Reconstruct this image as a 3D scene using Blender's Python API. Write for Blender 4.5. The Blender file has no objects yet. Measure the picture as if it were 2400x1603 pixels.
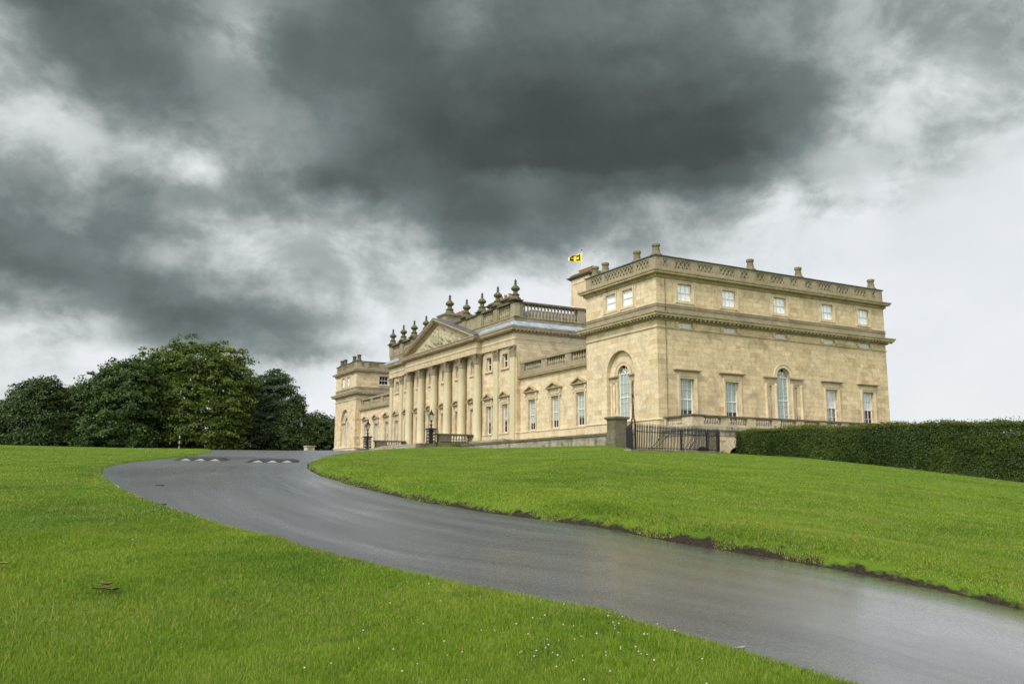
import bpy, bmesh, math, random
import numpy as np
from mathutils import Vector, Matrix
from mathutils.geometry import delaunay_2d_cdt
random.seed(7); rng = np.random.default_rng(7)
PI = math.pi; R_ = math.radians
scene = bpy.context.scene
COL = scene.collection

# ------------------------------------------------------------------ camera
CAM = Vector((-38.84, -48.78, -4.27))
YAW, PITCH, ROLL = R_(28.85165), R_(9.00365), R_(0.19198)
cd = bpy.data.cameras.new('camera'); cam = bpy.data.objects.new('camera', cd); COL.objects.link(cam)
cd.sensor_width = 36.0; cd.lens = 36.0 * 2021.9 / 2400.0
cd.clip_start = 0.1; cd.clip_end = 6000
fwd = Vector((math.sin(YAW)*math.cos(PITCH), math.cos(YAW)*math.cos(PITCH), math.sin(PITCH)))
rgt = Vector((math.cos(YAW), -math.sin(YAW), 0)); up = rgt.cross(fwd)
r2 = rgt*math.cos(ROLL) + up*math.sin(ROLL); u2 = -rgt*math.sin(ROLL) + up*math.cos(ROLL)
cam.matrix_world = Matrix(((r2.x, u2.x, -fwd.x, CAM.x), (r2.y, u2.y, -fwd.y, CAM.y), (r2.z, u2.z, -fwd.z, CAM.z), (0, 0, 0, 1)))
scene.camera = cam

# ------------------------------------------------------------------ exposure
scene.render.engine = 'CYCLES'
vs = scene.view_settings
vs.view_transform = 'Standard'; vs.look = 'None'; vs.gamma = 1.0; vs.exposure = 1.0
cy = scene.cycles
cy.max_bounces = 6; cy.diffuse_bounces = 3; cy.glossy_bounces = 3; cy.transmission_bounces = 4; cy.transparent_max_bounces = 8
cy.use_denoising = True
try: cy.denoising_prefilter = 'FAST'
except Exception: pass
cy.caustics_reflective = False; cy.caustics_refractive = False

# ------------------------------------------------------------------ node helper
class NT:
    def __init__(s, tree): s.t = tree; s.n = tree.nodes; s.l = tree.links
    def add(s, typ, ins=None, **kw):
        nd = s.n.new(typ)
        for k, v in kw.items(): setattr(nd, k, v)
        for k, v in (ins or {}).items():
            sk = nd.inputs[k]
            if hasattr(v, 'is_output') or isinstance(v, bpy.types.NodeSocket): s.l.new(v, sk)
            else: sk.default_value = v
        return nd
    def math(s, op, a, b=None, c=None, clamp=False):
        nd = s.n.new('ShaderNodeMath'); nd.operation = op; nd.use_clamp = clamp
        for i, v in enumerate((a, b, c)):
            if v is None: continue
            if isinstance(v, bpy.types.NodeSocket): s.l.new(v, nd.inputs[i])
            else: nd.inputs[i].default_value = v
        return nd.outputs[0]
    def mix(s, fac, a, b, blend='MIX'):
        nd = s.n.new('ShaderNodeMix'); nd.data_type = 'RGBA'; nd.blend_type = blend; nd.clamp_factor = True
        for i, v in ((0, fac), (6, a), (7, b)):
            if isinstance(v, bpy.types.NodeSocket): s.l.new(v, nd.inputs[i])
            elif i == 0: nd.inputs[0].default_value = v
            else: nd.inputs[i].default_value = tuple(v) + (1,) if len(v) == 3 else v
        return nd.outputs[2]
    def rng(s, v, a, b, c=0.0, d=1.0, smooth=False):
        nd = s.n.new('ShaderNodeMapRange'); nd.clamp = True
        if smooth: nd.interpolation_type = 'SMOOTHSTEP'
        s.l.new(v, nd.inputs[0])
        for i, x in enumerate((a, b, c, d)): nd.inputs[i+1].default_value = x
        return nd.outputs[0]
    def ramp(s, fac, stops, interp='LINEAR'):
        nd = s.n.new('ShaderNodeValToRGB'); cr = nd.color_ramp; cr.interpolation = interp
        while len(cr.elements) > 1: cr.elements.remove(cr.elements[-1])
        cr.elements[0].position = stops[0][0]; cr.elements[0].color = tuple(stops[0][1]) + (1,)
        for p, c in stops[1:]:
            e = cr.elements.new(p); e.color = tuple(c) + (1,)
        s.l.new(fac, nd.inputs[0]); return nd.outputs[0]
    def noise(s, vec, scale, detail=4, rough=.55, dist=0.0, out=0):
        nd = s.add('ShaderNodeTexNoise', {'Scale': scale, 'Detail': detail, 'Roughness': rough, 'Distortion': dist})
        if vec is not None: s.l.new(vec, nd.inputs['Vector'])
        return nd.outputs[out]
    def comb(s, x, y, z):
        nd = s.n.new('ShaderNodeCombineXYZ')
        for i, v in enumerate((x, y, z)):
            if isinstance(v, bpy.types.NodeSocket): s.l.new(v, nd.inputs[i])
            else: nd.inputs[i].default_value = v
        return nd.outputs[0]
    def vmath(s, op, a, b=None, sc=None):
        nd = s.n.new('ShaderNodeVectorMath'); nd.operation = op
        for i, v in enumerate((a, b)):
            if v is None: continue
            if isinstance(v, bpy.types.NodeSocket): s.l.new(v, nd.inputs[i])
            else: nd.inputs[i].default_value = v
        if sc is not None:
            if isinstance(sc, bpy.types.NodeSocket): s.l.new(sc, nd.inputs['Scale'])
            else: nd.inputs['Scale'].default_value = sc
        return nd

# ------------------------------------------------------------------ sky: storm cloud over a bright horizon
SUN_EL, SUN_AZ = R_(46), R_(246)      # azimuth clockwise from +Y; behind the camera's left shoulder
world = bpy.data.worlds.new('World'); scene.world = world; world.use_nodes = True
ELS = [2,4.5,6.5,8.5,10.2,12,13.8,15.6,17.4,19.2,21,22.8,24.8,27,29.5,33]
LUT = [[223,223,223,224,226,229,231,235,239,243,246,246,245,245,244,244,244,243,243,242,242,241,241,241,240,240,239,239,238,238,238,238],
 [221,221,222,221,221,221,221,228,234,240,244,245,245,245,245,244,244,243,243,242,242,241,241,240,240,239,239,238,237,237,237,237],
 [214,215,216,216,214,209,204,208,213,216,228,242,245,244,244,244,243,243,242,242,241,241,240,239,239,238,238,237,237,237,237,237],
 [194,197,200,201,193,151,117,124,130,131,142,186,224,234,234,234,235,235,235,235,235,235,235,235,235,235,236,236,237,237,236,236],
 [108,120,136,147,135,110,100,97,104,111,121,153,205,228,236,236,236,236,236,236,237,237,237,238,238,238,237,237,236,236,236,236],
 [98,94,95,96,97,105,116,134,152,163,173,185,202,220,234,239,239,239,239,238,238,238,237,237,237,235,235,235,235,236,236,236],
 [118,112,107,107,110,129,149,168,185,191,195,194,190,205,184,186,184,192,204,212,219,223,223,224,225,227,230,232,234,235,235,235],
 [155,144,134,135,138,127,145,171,193,202,206,196,174,149,127,123,126,136,157,177,186,198,214,223,224,222,227,230,233,234,234,233],
 [170,165,163,167,167,125,126,130,151,151,167,160,127,102,96,95,112,107,121,149,156,162,180,209,194,185,209,224,228,233,232,230],
 [189,188,181,182,171,164,183,202,146,144,101,96,88,84,83,106,128,98,83,89,87,90,104,130,152,163,171,198,218,221,216,210],
 [186,186,187,189,169,140,143,152,141,135,116,99,85,79,74,72,73,67,63,63,64,66,75,95,133,174,189,182,192,202,197,190],
 [195,192,189,164,126,119,116,120,129,128,115,102,90,82,75,70,67,63,64,67,70,75,81,99,131,172,192,203,200,184,178,172],
 [110,137,159,125,109,107,112,122,125,113,108,102,94,87,80,76,73,69,71,75,78,85,96,112,135,160,176,185,180,169,167,165],
 [110,110,107,90,95,105,118,133,166,114,110,105,99,94,88,86,84,82,86,93,99,104,112,127,142,153,163,167,165,165,165,165],
 [110,110,105,91,94,106,124,135,136,121,111,104,103,109,126,109,101,102,107,112,116,123,133,142,151,156,161,165,165,165,165,165],
 [110,110,101,91,94,109,127,136,135,120,111,104,103,115,140,117,106,108,111,114,118,123,132,142,151,156,161,165,165,165,165,165]]
def build_sky():
    t = NT(world.node_tree); t.n.clear()
    out = t.n.new('ShaderNodeOutputWorld')
    tc = t.n.new('ShaderNodeTexCoord'); D = tc.outputs['Generated']
    # slow warp, so that the cloud masses get torn edges
    sx = t.n.new('ShaderNodeSeparateXYZ')
    w1 = t.add('ShaderNodeTexNoise', {'Scale': 7.0, 'Detail': 8, 'Roughness': .66, 'Distortion': .1})
    w2 = t.add('ShaderNodeTexNoise', {'Scale': 26.0, 'Detail': 6, 'Roughness': .62})
    Dz = t.vmath('MULTIPLY', D, (1, 1, 1.35)).outputs[0]
    t.l.new(Dz, w1.inputs['Vector']); t.l.new(Dz, w2.inputs['Vector'])
    o1 = t.vmath('SUBTRACT', w1.outputs['Color'], (.5, .5, .5)).outputs[0]
    o2 = t.vmath('SUBTRACT', w2.outputs['Color'], (.5, .5, .5)).outputs[0]
    o1 = t.vmath('SCALE', o1, sc=.042).outputs[0]; o2 = t.vmath('SCALE', o2, sc=.028).outputs[0]
    Dw = t.vmath('ADD', t.vmath('ADD', D, o1).outputs[0], o2).outputs[0]
    t.l.new(t.vmath('NORMALIZE', Dw).outputs[0], sx.inputs[0])
    x, y, z = sx.outputs
    az = t.math('ARCTAN2', x, y)
    az = t.math('SUBTRACT', az, YAW)
    az = t.math('WRAP', az, PI, -PI)
    azd = t.math('MULTIPLY', az, 180/PI)
    el = t.math('MULTIPLY', t.math('ARCSINE', z), 180/PI)
    fa = t.rng(azd, -37.2, 37.2)
    val = None
    for i, row in enumerate(LUT):
        st = [(k/31.0, ((v/255.0),)*3) for k, v in enumerate(row)]
        c = t.ramp(fa, st, 'CARDINAL')
        if val is None: val = c
        else:
            f = t.rng(el, ELS[i-1], ELS[i], smooth=True)
            val = t.mix(f, val, c)
    L = t.n.new('ShaderNodeRGBToBW'); t.l.new(val, L.inputs[0]); L = L.outputs[0]
    # billow detail, strongest inside the cloud and fading out in the white overcast
    det = t.noise(t.vmath('MULTIPLY', D, (1, 1, 1.4)).outputs[0], 9.0, 9, .60, .2)
    det2 = t.noise(t.vmath('MULTIPLY', D, (1, 1, 1.3)).outputs[0], 4.5, 5, .55, .2)
    det = t.math('MULTIPLY_ADD', t.rng(det, .36, .64, 0, 1, True), .5, t.math('MULTIPLY', det, .5))
    det = t.math('ADD', t.math('SUBTRACT', det, .5), t.math('MULTIPLY', t.math('SUBTRACT', det2, .5), .5))
    amp = t.ramp(L, [(0, (.035,)*3), (.34, (.07,)*3), (.48, (.20,)*3), (.65, (.36,)*3), (.8, (.36,)*3), (.9, (.03,)*3)])
    L2 = t.math('ADD', L, t.math('MULTIPLY', det, amp))
    # display brightness -> sky radiance, cool green grey in the dark cloud
    col = t.ramp(L2, [(.16, (.038, .043, .042)), (.28, (.066, .077, .075)), (.38, (.122, .148, .145)), (.47, (.168, .206, .204)),
                      (.60, (.300, .337, .338)), (.72, (.470, .505, .508)), (.83, (.650, .690, .700)), (.925, (.815, .845, .875)), (1.0, (.93, .95, .965))])
    # the unseen sky overhead and behind the camera is bright open overcast
    sd = t.n.new('ShaderNodeSeparateXYZ'); t.l.new(D, sd.inputs[0])
    bx, by = math.sin(SUN_AZ), math.cos(SUN_AZ)
    back = t.math('ADD', t.math('MULTIPLY', sd.outputs[0], -math.sin(YAW)), t.math('MULTIPLY', sd.outputs[1], -math.cos(YAW)))
    fb = t.rng(back, -.35, .35, smooth=True)
    fu = t.rng(sd.outputs[2], .68, .95, smooth=True)
    fo = t.math('MAXIMUM', fb, fu)
    side = t.math('ADD', t.math('MULTIPLY', sd.outputs[0], bx), t.math('MULTIPLY', sd.outputs[1], by))
    glow = t.rng(side, -.4, 1.0, 0.62, 1.75, smooth=True)
    over = t.vmath('SCALE', (1.50, 1.55, 1.58), sc=glow).outputs[0]
    col = t.mix(fo, col, over)
    # blue daylight above the cloud, leaking faintly through
    sky = t.n.new('ShaderNodeTexSky'); sky.sky_type = 'NISHITA'; sky.sun_disc = False
    sky.sun_elevation = SUN_EL; sky.sun_rotation = SUN_AZ
    bg1 = t.add('ShaderNodeBackground', {'Color': col, 'Strength': .505})
    bg2 = t.add('ShaderNodeBackground', {'Color': sky.outputs[0], 'Strength': .05})
    ms = t.n.new('ShaderNodeMixShader'); ms.inputs[0].default_value = .04
    t.l.new(bg1.outputs[0], ms.inputs[1]); t.l.new(bg2.outputs[0], ms.inputs[2])
    t.l.new(ms.outputs[0], out.inputs[0])
    world.cycles.sampling_method = 'MANUAL'; world.cycles.sample_map_resolution = 512
build_sky()

sl = bpy.data.lights.new('sun', 'SUN'); sl.energy = 1.5; sl.angle = R_(10); sl.color = (1.0, .95, .86)
so = bpy.data.objects.new('sun', sl); COL.objects.link(so)
sdir = Vector((math.sin(SUN_AZ)*math.cos(SUN_EL), math.cos(SUN_AZ)*math.cos(SUN_EL), math.sin(SUN_EL)))
so.rotation_euler = (-sdir).to_track_quat('-Z', 'Y').to_euler()
so.location = (-60, -20, 60)

# ------------------------------------------------------------------ materials
def mat(name):
    m = bpy.data.materials.new(name); m.use_nodes = True
    t = NT(m.node_tree); t.n.clear()
    o = t.n.new('ShaderNodeOutputMaterial'); b = t.n.new('ShaderNodeBsdfPrincipled')
    t.l.new(b.outputs[0], o.inputs[0])
    return m, t, b, o
def plain(name, col, rough=.7, metal=0.0, var=.25, scale=6.0, bump=0.0, spec=.4):
    m, t, b, o = mat(name)
    P = t.n.new('ShaderNodeNewGeometry').outputs['Position']
    n = t.noise(P, scale, 5, .6)
    d = tuple(c*(1-var) for c in col); l = tuple(min(1, c*(1+var)) for c in col)
    t.l.new(t.mix(t.rng(n, .3, .7), d, l), b.inputs['Base Color'])
    b.inputs['Roughness'].default_value = rough; b.inputs['Metallic'].default_value = metal
    b.inputs['Specular IOR Level'].default_value = spec
    if bump:
        bp = t.add('ShaderNodeBump', {'Strength': bump, 'Distance': .02, 'Height': t.noise(P, scale*6, 4)})
        t.l.new(bp.outputs[0], b.inputs['Normal'])
    return m
def stone(name, c1, c2, stain, stain_amt=.5, bw=.95, bh=.36, joint=.45, blocks=True, moss=None, moss_amt=0.0, scale=1.0, patch=None, streak=.35):
    m, t, b, o = mat(name)
    P = t.n.new('ShaderNodeNewGeometry').outputs['Position']
    s = t.n.new('ShaderNodeSeparateXYZ'); t.l.new(P, s.inputs[0])
    u = t.math('ADD', s.outputs[0], s.outputs[1])
    uv = t.comb(u, s.outputs[2], 0.0)
    col = t.mix(t.rng(t.noise(P, 1.3*scale, 6, .65), .3, .7), c1, c2)
    jm = None
    if blocks:
        br = t.add('ShaderNodeTexBrick', {'Scale': 1.0, 'Mortar Size': .012, 'Mortar Smooth': .4, 'Brick Width': bw, 'Row Height': bh, 'Bias': 0.0,
                                          'Color1': (0, 0, 0, 1), 'Color2': (1, 1, 1, 1), 'Mortar': (.5, .5, .5, 1)})
        br.offset = .5; br.squash = 1.0
        t.l.new(uv, br.inputs['Vector'])
        k = t.n.new('ShaderNodeRGBToBW'); t.l.new(br.outputs['Color'], k.inputs[0])
        k = k.outputs[0]; jm = br.outputs['Fac']
        light = tuple(min(1, x*1.12) for x in c2); warm = patch or (c1[0]*.86, c1[1]*.78, c1[2]*.60)
        col = t.mix(t.rng(k, .72, .98, 0, .55), col, light)
        col = t.mix(t.rng(k, .20, .02, 0, .75), col, warm)
        col = t.mix(t.math('MULTIPLY', t.math('COMPARE', k, .33, .05), .35), col, (c1[0]*.82, c1[1]*.86, c1[2]*.98))
        col = t.mix(t.math('MULTIPLY', jm, joint), col, tuple(x*.45 for x in stain))
    # blotchy weathering and rain streaks that keep their own shape on the stone
    n1 = t.noise(P, .9*scale, 7, .68, .8)
    n2 = t.noise(P, 3.6*scale, 6, .66, .4)
    st = t.comb(t.math('MULTIPLY', u, 3.2), t.math('MULTIPLY', s.outputs[2], .35), 0.0)
    n3 = t.noise(st, 1.0, 5, .6)
    a = t.rng(n1, .49, .68, 0, 1); a2 = t.rng(n2, .51, .70, 0, .9); a3 = t.rng(n3, .53, .70, 0, streak*1.4)
    w = t.math('MAXIMUM', t.math('MAXIMUM', a, a2), a3)
    col = t.mix(t.math('MULTIPLY', w, stain_amt), col, stain)
    if moss:
        nm = t.noise(P, 4.5, 6, .68, .3)
        col = t.mix(t.math('MULTIPLY', t.rng(nm, .42, .62), moss_amt), col, moss)
    col = t.vmath('SCALE', col, sc=.88).outputs[0]
    t.l.new(col, b.inputs['Base Color'])
    b.inputs['Roughness'].default_value = .88; b.inputs['Specular IOR Level'].default_value = .25
    h = t.noise(P, 14, 5, .65)
    if jm is not None: h = t.math('SUBTRACT', h, t.math('MULTIPLY', jm, .8))
    bp = t.add('ShaderNodeBump', {'Strength': .5, 'Distance': .02, 'Height': h})
    t.l.new(bp.outputs[0], b.inputs['Normal'])
    return m
M = {}
M['front'] = stone('front_ashlar', (.585, .465, .29), (.67, .55, .365), (.32, .265, .175), .68, joint=.34)
M['side'] = stone('side_ashlar', (.54, .415, .235), (.65, .52, .325), (.27, .21, .13), .72, joint=.40, patch=(.42, .30, .15))
M['trim'] = stone('dressed_stone', (.56, .445, .275), (.66, .54, .36), (.30, .245, .16), .62, blocks=False)
M['column'] = stone('column_stone', (.50, .43, .27), (.56, .48, .31), (.40, .37, .24), .55, blocks=False, scale=.5, streak=.6)
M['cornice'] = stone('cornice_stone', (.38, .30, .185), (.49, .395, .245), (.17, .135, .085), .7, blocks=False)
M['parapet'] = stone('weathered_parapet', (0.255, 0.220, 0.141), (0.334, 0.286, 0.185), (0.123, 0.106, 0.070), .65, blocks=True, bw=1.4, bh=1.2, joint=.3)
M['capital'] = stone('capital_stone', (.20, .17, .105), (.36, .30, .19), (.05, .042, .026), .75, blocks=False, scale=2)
M['mossy'] = stone('mossy_stone', (.095, .08, .05), (.17, .145, .09), (.03, .027, .018), .8, blocks=False, moss=(.085, .085, .016), moss_amt=.8)
M['darkrail'] = stone('blackened_rail', (.10, .085, .058), (.18, .155, .105), (.035, .03, .022), .8, blocks=False, moss=(.09, .085, .03), moss_amt=.35)
M['greyretain'] = stone('grimy_retaining_stone', (.30, .275, .205), (.40, .36, .265), (.075, .065, .045), .85, bw=.9, bh=.45, joint=.7, streak=.8)
M['pier'] = stone('grey_pier_stone', (0.133, 0.121, 0.086), (0.187, 0.168, 0.117), (0.058, 0.058, 0.035), .75, blocks=True, bw=1.6, bh=.7, joint=.4, moss=(0.094, 0.094, 0.039), moss_amt=.4)
M['terrace'] = stone('terrace_stone', (.45, .37, .24), (.54, .45, .30), (.16, .13, .085), .75, blocks=False, scale=1.4)
M['baluster'] = stone('weathered_baluster_stone', (.42, .36, .26), (.58, .50, .38), (.15, .12, .085), .75, blocks=False, scale=2.2)
M['rust'] = stone('rusticated_stone', (.60, .47, .32), (.66, .53, .37), (.40, .31, .2), .45, blocks=False, scale=1.2)
M['roofbal'] = stone('roof_baluster_stone', (.27, .225, .14), (.42, .35, .22), (.10, .08, .05), .75, blocks=False, scale=2.2)
M['relief'] = stone('carved_relief_stone', (.30, .27, .18), (.46, .40, .26), (.15, .135, .09), .7, blocks=False, scale=1.6)
M['urn'] = M['mossy']
M['pot'] = stone('stone_chimney_pot', (.14, .122, .075), (.22, .19, .118), (.07, .065, .034), .7, blocks=False, scale=1.6, moss=(.13, .13, .035), moss_amt=.6)
M['potdark'] = stone('sooty_chimney_pot', (.075, .062, .04), (.14, .115, .07), (.03, .025, .018), .8, blocks=False, scale=1.6)
M['lead'] = plain('lead_sheet', (.26, .30, .345), .42, 0.0, .35, 2.5, .15)
M['leaddark'] = plain('dark_lead_capping', (.06, .068, .08), .5, 0.0, .5, 3.0, .2)
M['slate'] = None
def slate():
    m, t, b, o = mat('roof_slate')
    P = t.n.new('ShaderNodeNewGeometry').outputs['Position']
    s = t.n.new('ShaderNodeSeparateXYZ'); t.l.new(P, s.inputs[0])
    br = t.add('ShaderNodeTexBrick', {'Scale': 1.0, 'Mortar Size': .015, 'Brick Width': .35, 'Row Height': .16, 'Color1': (.05, .058, .07, 1), 'Color2': (.15, .17, .195, 1), 'Mortar': (.02, .022, .026, 1)})
    t.l.new(t.comb(s.outputs[0], t.math('MULTIPLY', s.outputs[2], 1.6), 0.0), br.inputs['Vector'])
    col = t.mix(t.rng(t.noise(P, 2.2, 5), .4, .7, 0, .5), br.outputs['Color'], (.10, .10, .085))
    t.l.new(col, b.inputs['Base Color']); b.inputs['Roughness'].default_value = .5
    return m
M['slate'] = slate()
M['paint'] = plain('white_sash_paint', (.66, .64, .57), .5, var=.06)
M['blindw'] = plain('white_roller_blind', (.84, .85, .87), .8, var=.05, scale=2)
M['blindg'] = plain('pale_green_blind', (.27, .345, .315), .8, var=.08, scale=3)
M['blindgrey'] = plain('grey_net_curtain', (.27, .28, .28), .9, var=.3, scale=3)
M['blindpale'] = plain('pale_linen_blind', (.50, .54, .54), .8, var=.08, scale=2)
M['blindblue'] = plain('pale_blue_blind', (.30, .36, .37), .8, var=.1, scale=2)
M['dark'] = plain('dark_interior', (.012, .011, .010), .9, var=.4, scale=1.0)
M['iron'] = plain('black_iron', (.016, .017, .019), .5, 0.3, .5, 8, .2)
M['terracotta'] = plain('terracotta_pot', (.28, .115, .075), .8, var=.3, scale=5)
M['white'] = plain('white_metal', (.8, .8, .8), .4, var=.05)
def glass(name, tint=(1, 1, 1), refl=.30):
    m, t, b, o = mat(name)
    t.n.remove(b)
    tr = t.add('ShaderNodeBsdfTransparent', {'Color': tint + (1,)})
    gl = t.add('ShaderNodeBsdfGlossy', {'Roughness': .03, 'Color': (1, 1, 1, 1)})
    bf = t.n.new('ShaderNodeNewGeometry').outputs['Backfacing']
    fr = t.add('ShaderNodeFresnel', {'IOR': t.math('ADD', 1.5, t.math('MULTIPLY', bf, -.8333))})
    P = t.n.new('ShaderNodeNewGeometry').outputs['Position']
    bp = t.add('ShaderNodeBump', {'Strength': .12, 'Distance': .05, 'Height': t.noise(P, 1.6, 2)})
    t.l.new(bp.outputs[0], gl.inputs['Normal'])
    f = t.math('ADD', fr.outputs[0], refl*.08, clamp=True)
    ms = t.n.new('ShaderNodeMixShader'); t.l.new(f, ms.inputs[0]); t.l.new(tr.outputs[0], ms.inputs[1]); t.l.new(gl.outputs[0], ms.inputs[2])
    t.l.new(ms.outputs[0], o.inputs[0])
    return m
M['glass'] = glass('window_glass')

# ------------------------------------------------------------------ mesh builder
class MB:
    def __init__(s): s.v = []; s.f = []
    def add(s, vs, fs, mtx=None):
        o = len(s.v)
        s.v += [tuple(mtx @ Vector(p)) if mtx is not None else tuple(p) for p in vs]
        s.f += [tuple(i+o for i in f) for f in fs]
        return s
    def quad(s, a, b, c, d): return s.add((a, b, c, d), ((0, 1, 2, 3),))
    def box(s, x0, x1, y0, y1, z0, z1, mtx=None):
        return s.add([(x0, y0, z0), (x1, y0, z0), (x1, y1, z0), (x0, y1, z0), (x0, y0, z1), (x1, y0, z1), (x1, y1, z1), (x0, y1, z1)],
                     [(3, 2, 1, 0), (4, 5, 6, 7), (0, 1, 5, 4), (1, 2, 6, 5), (2, 3, 7, 6), (3, 0, 4, 7)], mtx)
    def lathe(s, prof, c=(0, 0, 0), seg=12, mtx=None, sq=False):
        n = len(prof); vs = []; fs = []
        for r, z in prof:
            for k in range(seg):
                a = 2*PI*(k+.5*(seg == 4))/seg; vs.append((c[0]+r*math.cos(a), c[1]+r*math.sin(a), c[2]+z))
        for i in range(n-1):
            for k in range(seg):
                k2 = (k+1) % seg
                fs.append((i*seg+k, i*seg+k2, (i+1)*seg+k2, (i+1)*seg+k))
        fs.append(tuple(range((n-1)*seg, n*seg))); fs.append(tuple(reversed(range(seg))))
        return s.add(vs, fs, mtx)
    def tube(s, pts, r, seg=6, mtx=None):
        P = [Vector(p) for p in pts]; n = len(P)
        rr = r if hasattr(r, '__len__') else [r]*n
        vs = []; fs = []; ref = None
        for i, p in enumerate(P):
            d = (P[min(i+1, n-1)] - P[max(i-1, 0)])
            d = d.normalized() if d.length > 1e-9 else Vector((0, 0, 1))
            if ref is None: ref = Vector((0, 0, 1)) if abs(d.z) < .9 else Vector((1, 0, 0))
            a = d.cross(ref).normalized(); b = a.cross(d).normalized(); ref = b
            for k in range(seg):
                t = 2*PI*k/seg; vs.append(p + (a*math.cos(t)+b*math.sin(t))*rr[i])
        for i in range(n-1):
            for k in range(seg):
                k2 = (k+1) % seg; fs.append((i*seg+k, i*seg+k2, (i+1)*seg+k2, (i+1)*seg+k))
        fs.append(tuple(reversed(range(seg)))); fs.append(tuple(range((n-1)*seg, n*seg)))
        return s.add(vs, fs, mtx)
    def sweep(s, prof, path, closed=False):
        """prof: (out, z) from bottom to top; path in plan, outward on the right of travel, mitred"""
        n = len(path); P = [Vector((p[0], p[1])) for p in path]; offs = []
        for i in range(n):
            if closed or 0 < i < n-1:
                d0 = (P[i]-P[i-1]).normalized(); d1 = (P[(i+1) % n]-P[i]).normalized()
            elif i == 0: d0 = d1 = (P[1]-P[0]).normalized()
            else: d0 = d1 = (P[-1]-P[-2]).normalized()
            n0 = Vector((d0.y, -d0.x)); n1 = Vector((d1.y, -d1.x))
            m = n0+n1; m = m/(m.dot(n0)) if m.length > 1e-6 else n0
            offs.append(m)
        k = len(prof); vs = []; fs = []
        for i in range(n):
            for o, z in prof: q = P[i]+offs[i]*o; vs.append((q.x, q.y, z))
        for i in range(n if closed else n-1):
            j = (i+1) % n
            for a in range(k-1): fs.append((i*k+a, j*k+a, j*k+a+1, i*k+a+1))
        return s.add(vs, fs)
    def prism(s, poly, axis_mtx, depth):
        """poly in (u, z), extruded along local y by depth"""
        n = len(poly); vs = [(u, 0, z) for u, z in poly]+[(u, depth, z) for u, z in poly]
        fs = [tuple(range(n)), tuple(reversed(range(n, 2*n)))]
        for i in range(n):
            j = (i+1) % n; fs.append((j, i, n+i, n+j))
        return s.add(vs, fs, axis_mtx)
    def mesh(s, name, m=None, smooth=False):
        me = bpy.data.meshes.new(name); me.from_pydata(s.v, [], s.f)
        if m: me.materials.append(m)
        if smooth:
            me.polygons.foreach_set('use_smooth', [True]*len(me.polygons))
            try: me.set_sharp_from_angle(angle=R_(40))
            except Exception: pass
        me.update(); return me
    def build(s, name, m, parent=None, smooth=False, loc=None, rz=0):
        o = bpy.data.objects.new(name, s.mesh(name, m, smooth)); COL.objects.link(o)
        if parent: o.parent = parent
        if loc: o.location = loc
        if rz: o.rotation_euler.z = rz
        return o
def tag(o, label=None, cat=None, group=None, kind=None):
    if label: o['label'] = label
    if cat: o['category'] = cat
    if group: o['group'] = group
    if kind: o['kind'] = kind
    return o
def empty(name, loc=(0, 0, 0), rz=0, parent=None):
    o = bpy.data.objects.new(name, None); COL.objects.link(o); o.location = loc; o.rotation_euler.z = rz
    o.empty_display_size = .3
    if parent: o.parent = parent
    return o
def copy_tree(o, parent=None, loc=None, rz=None):
    c = o.copy(); COL.objects.link(c)
    if parent is not None: c.parent = parent
    if loc is not None: c.location = loc
    if rz is not None: c.rotation_euler.z = rz
    for ch in list(o.children): copy_tree(ch, c)
    return c
def np_mesh(name, V, F, m, attrs=None, smooth=False):
    """V (n,3), F (m,k) numpy -> object"""
    me = bpy.data.meshes.new(name); n = len(V); k = F.shape[1]; q = len(F)
    me.vertices.add(n); me.vertices.foreach_set('co', np.ascontiguousarray(V, dtype=np.float32).ravel())
    me.loops.add(q*k); me.loops.foreach_set('vertex_index', np.ascontiguousarray(F, dtype=np.int32).ravel())
    me.polygons.add(q); me.polygons.foreach_set('loop_start', np.arange(0, q*k, k, dtype=np.int32))
    if smooth: me.polygons.foreach_set('use_smooth', np.ones(q, dtype=bool))
    for nm, dom, arr in (attrs or ()):
        a = me.attributes.new(nm, 'FLOAT', dom); a.data.foreach_set('value', np.ascontiguousarray(arr, dtype=np.float32))
    me.update(calc_edges=True); me.validate()
    me.materials.append(m)
    o = bpy.data.objects.new(name, me); COL.objects.link(o); return o
FRONT = -PI/2      # local x runs along the front (towards -y), local y goes into the wall
def fm(x, y, z=0.0, rz=0.0): return Matrix.Translation((x, y, z)) @ Matrix.Rotation(rz, 4, 'Z')

# ------------------------------------------------------------------ the country house
W, L, LX = 9.15, 24.75, 0.83           # pavilion front, pavilion depth, link set-back
YC, YT = 37.96, 75.92                  # centre line, total front
CX0, PX, EX = 0.42, 0.22, -0.42        # central wall, pilaster face, portico entablature face
CY0, CY1 = YC-16.4, YC+16.4
house = empty('country_house')
tag(house, 'long honey-coloured stone mansion with columned pediment and corner pavilions on the hilltop', 'mansion')

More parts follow.
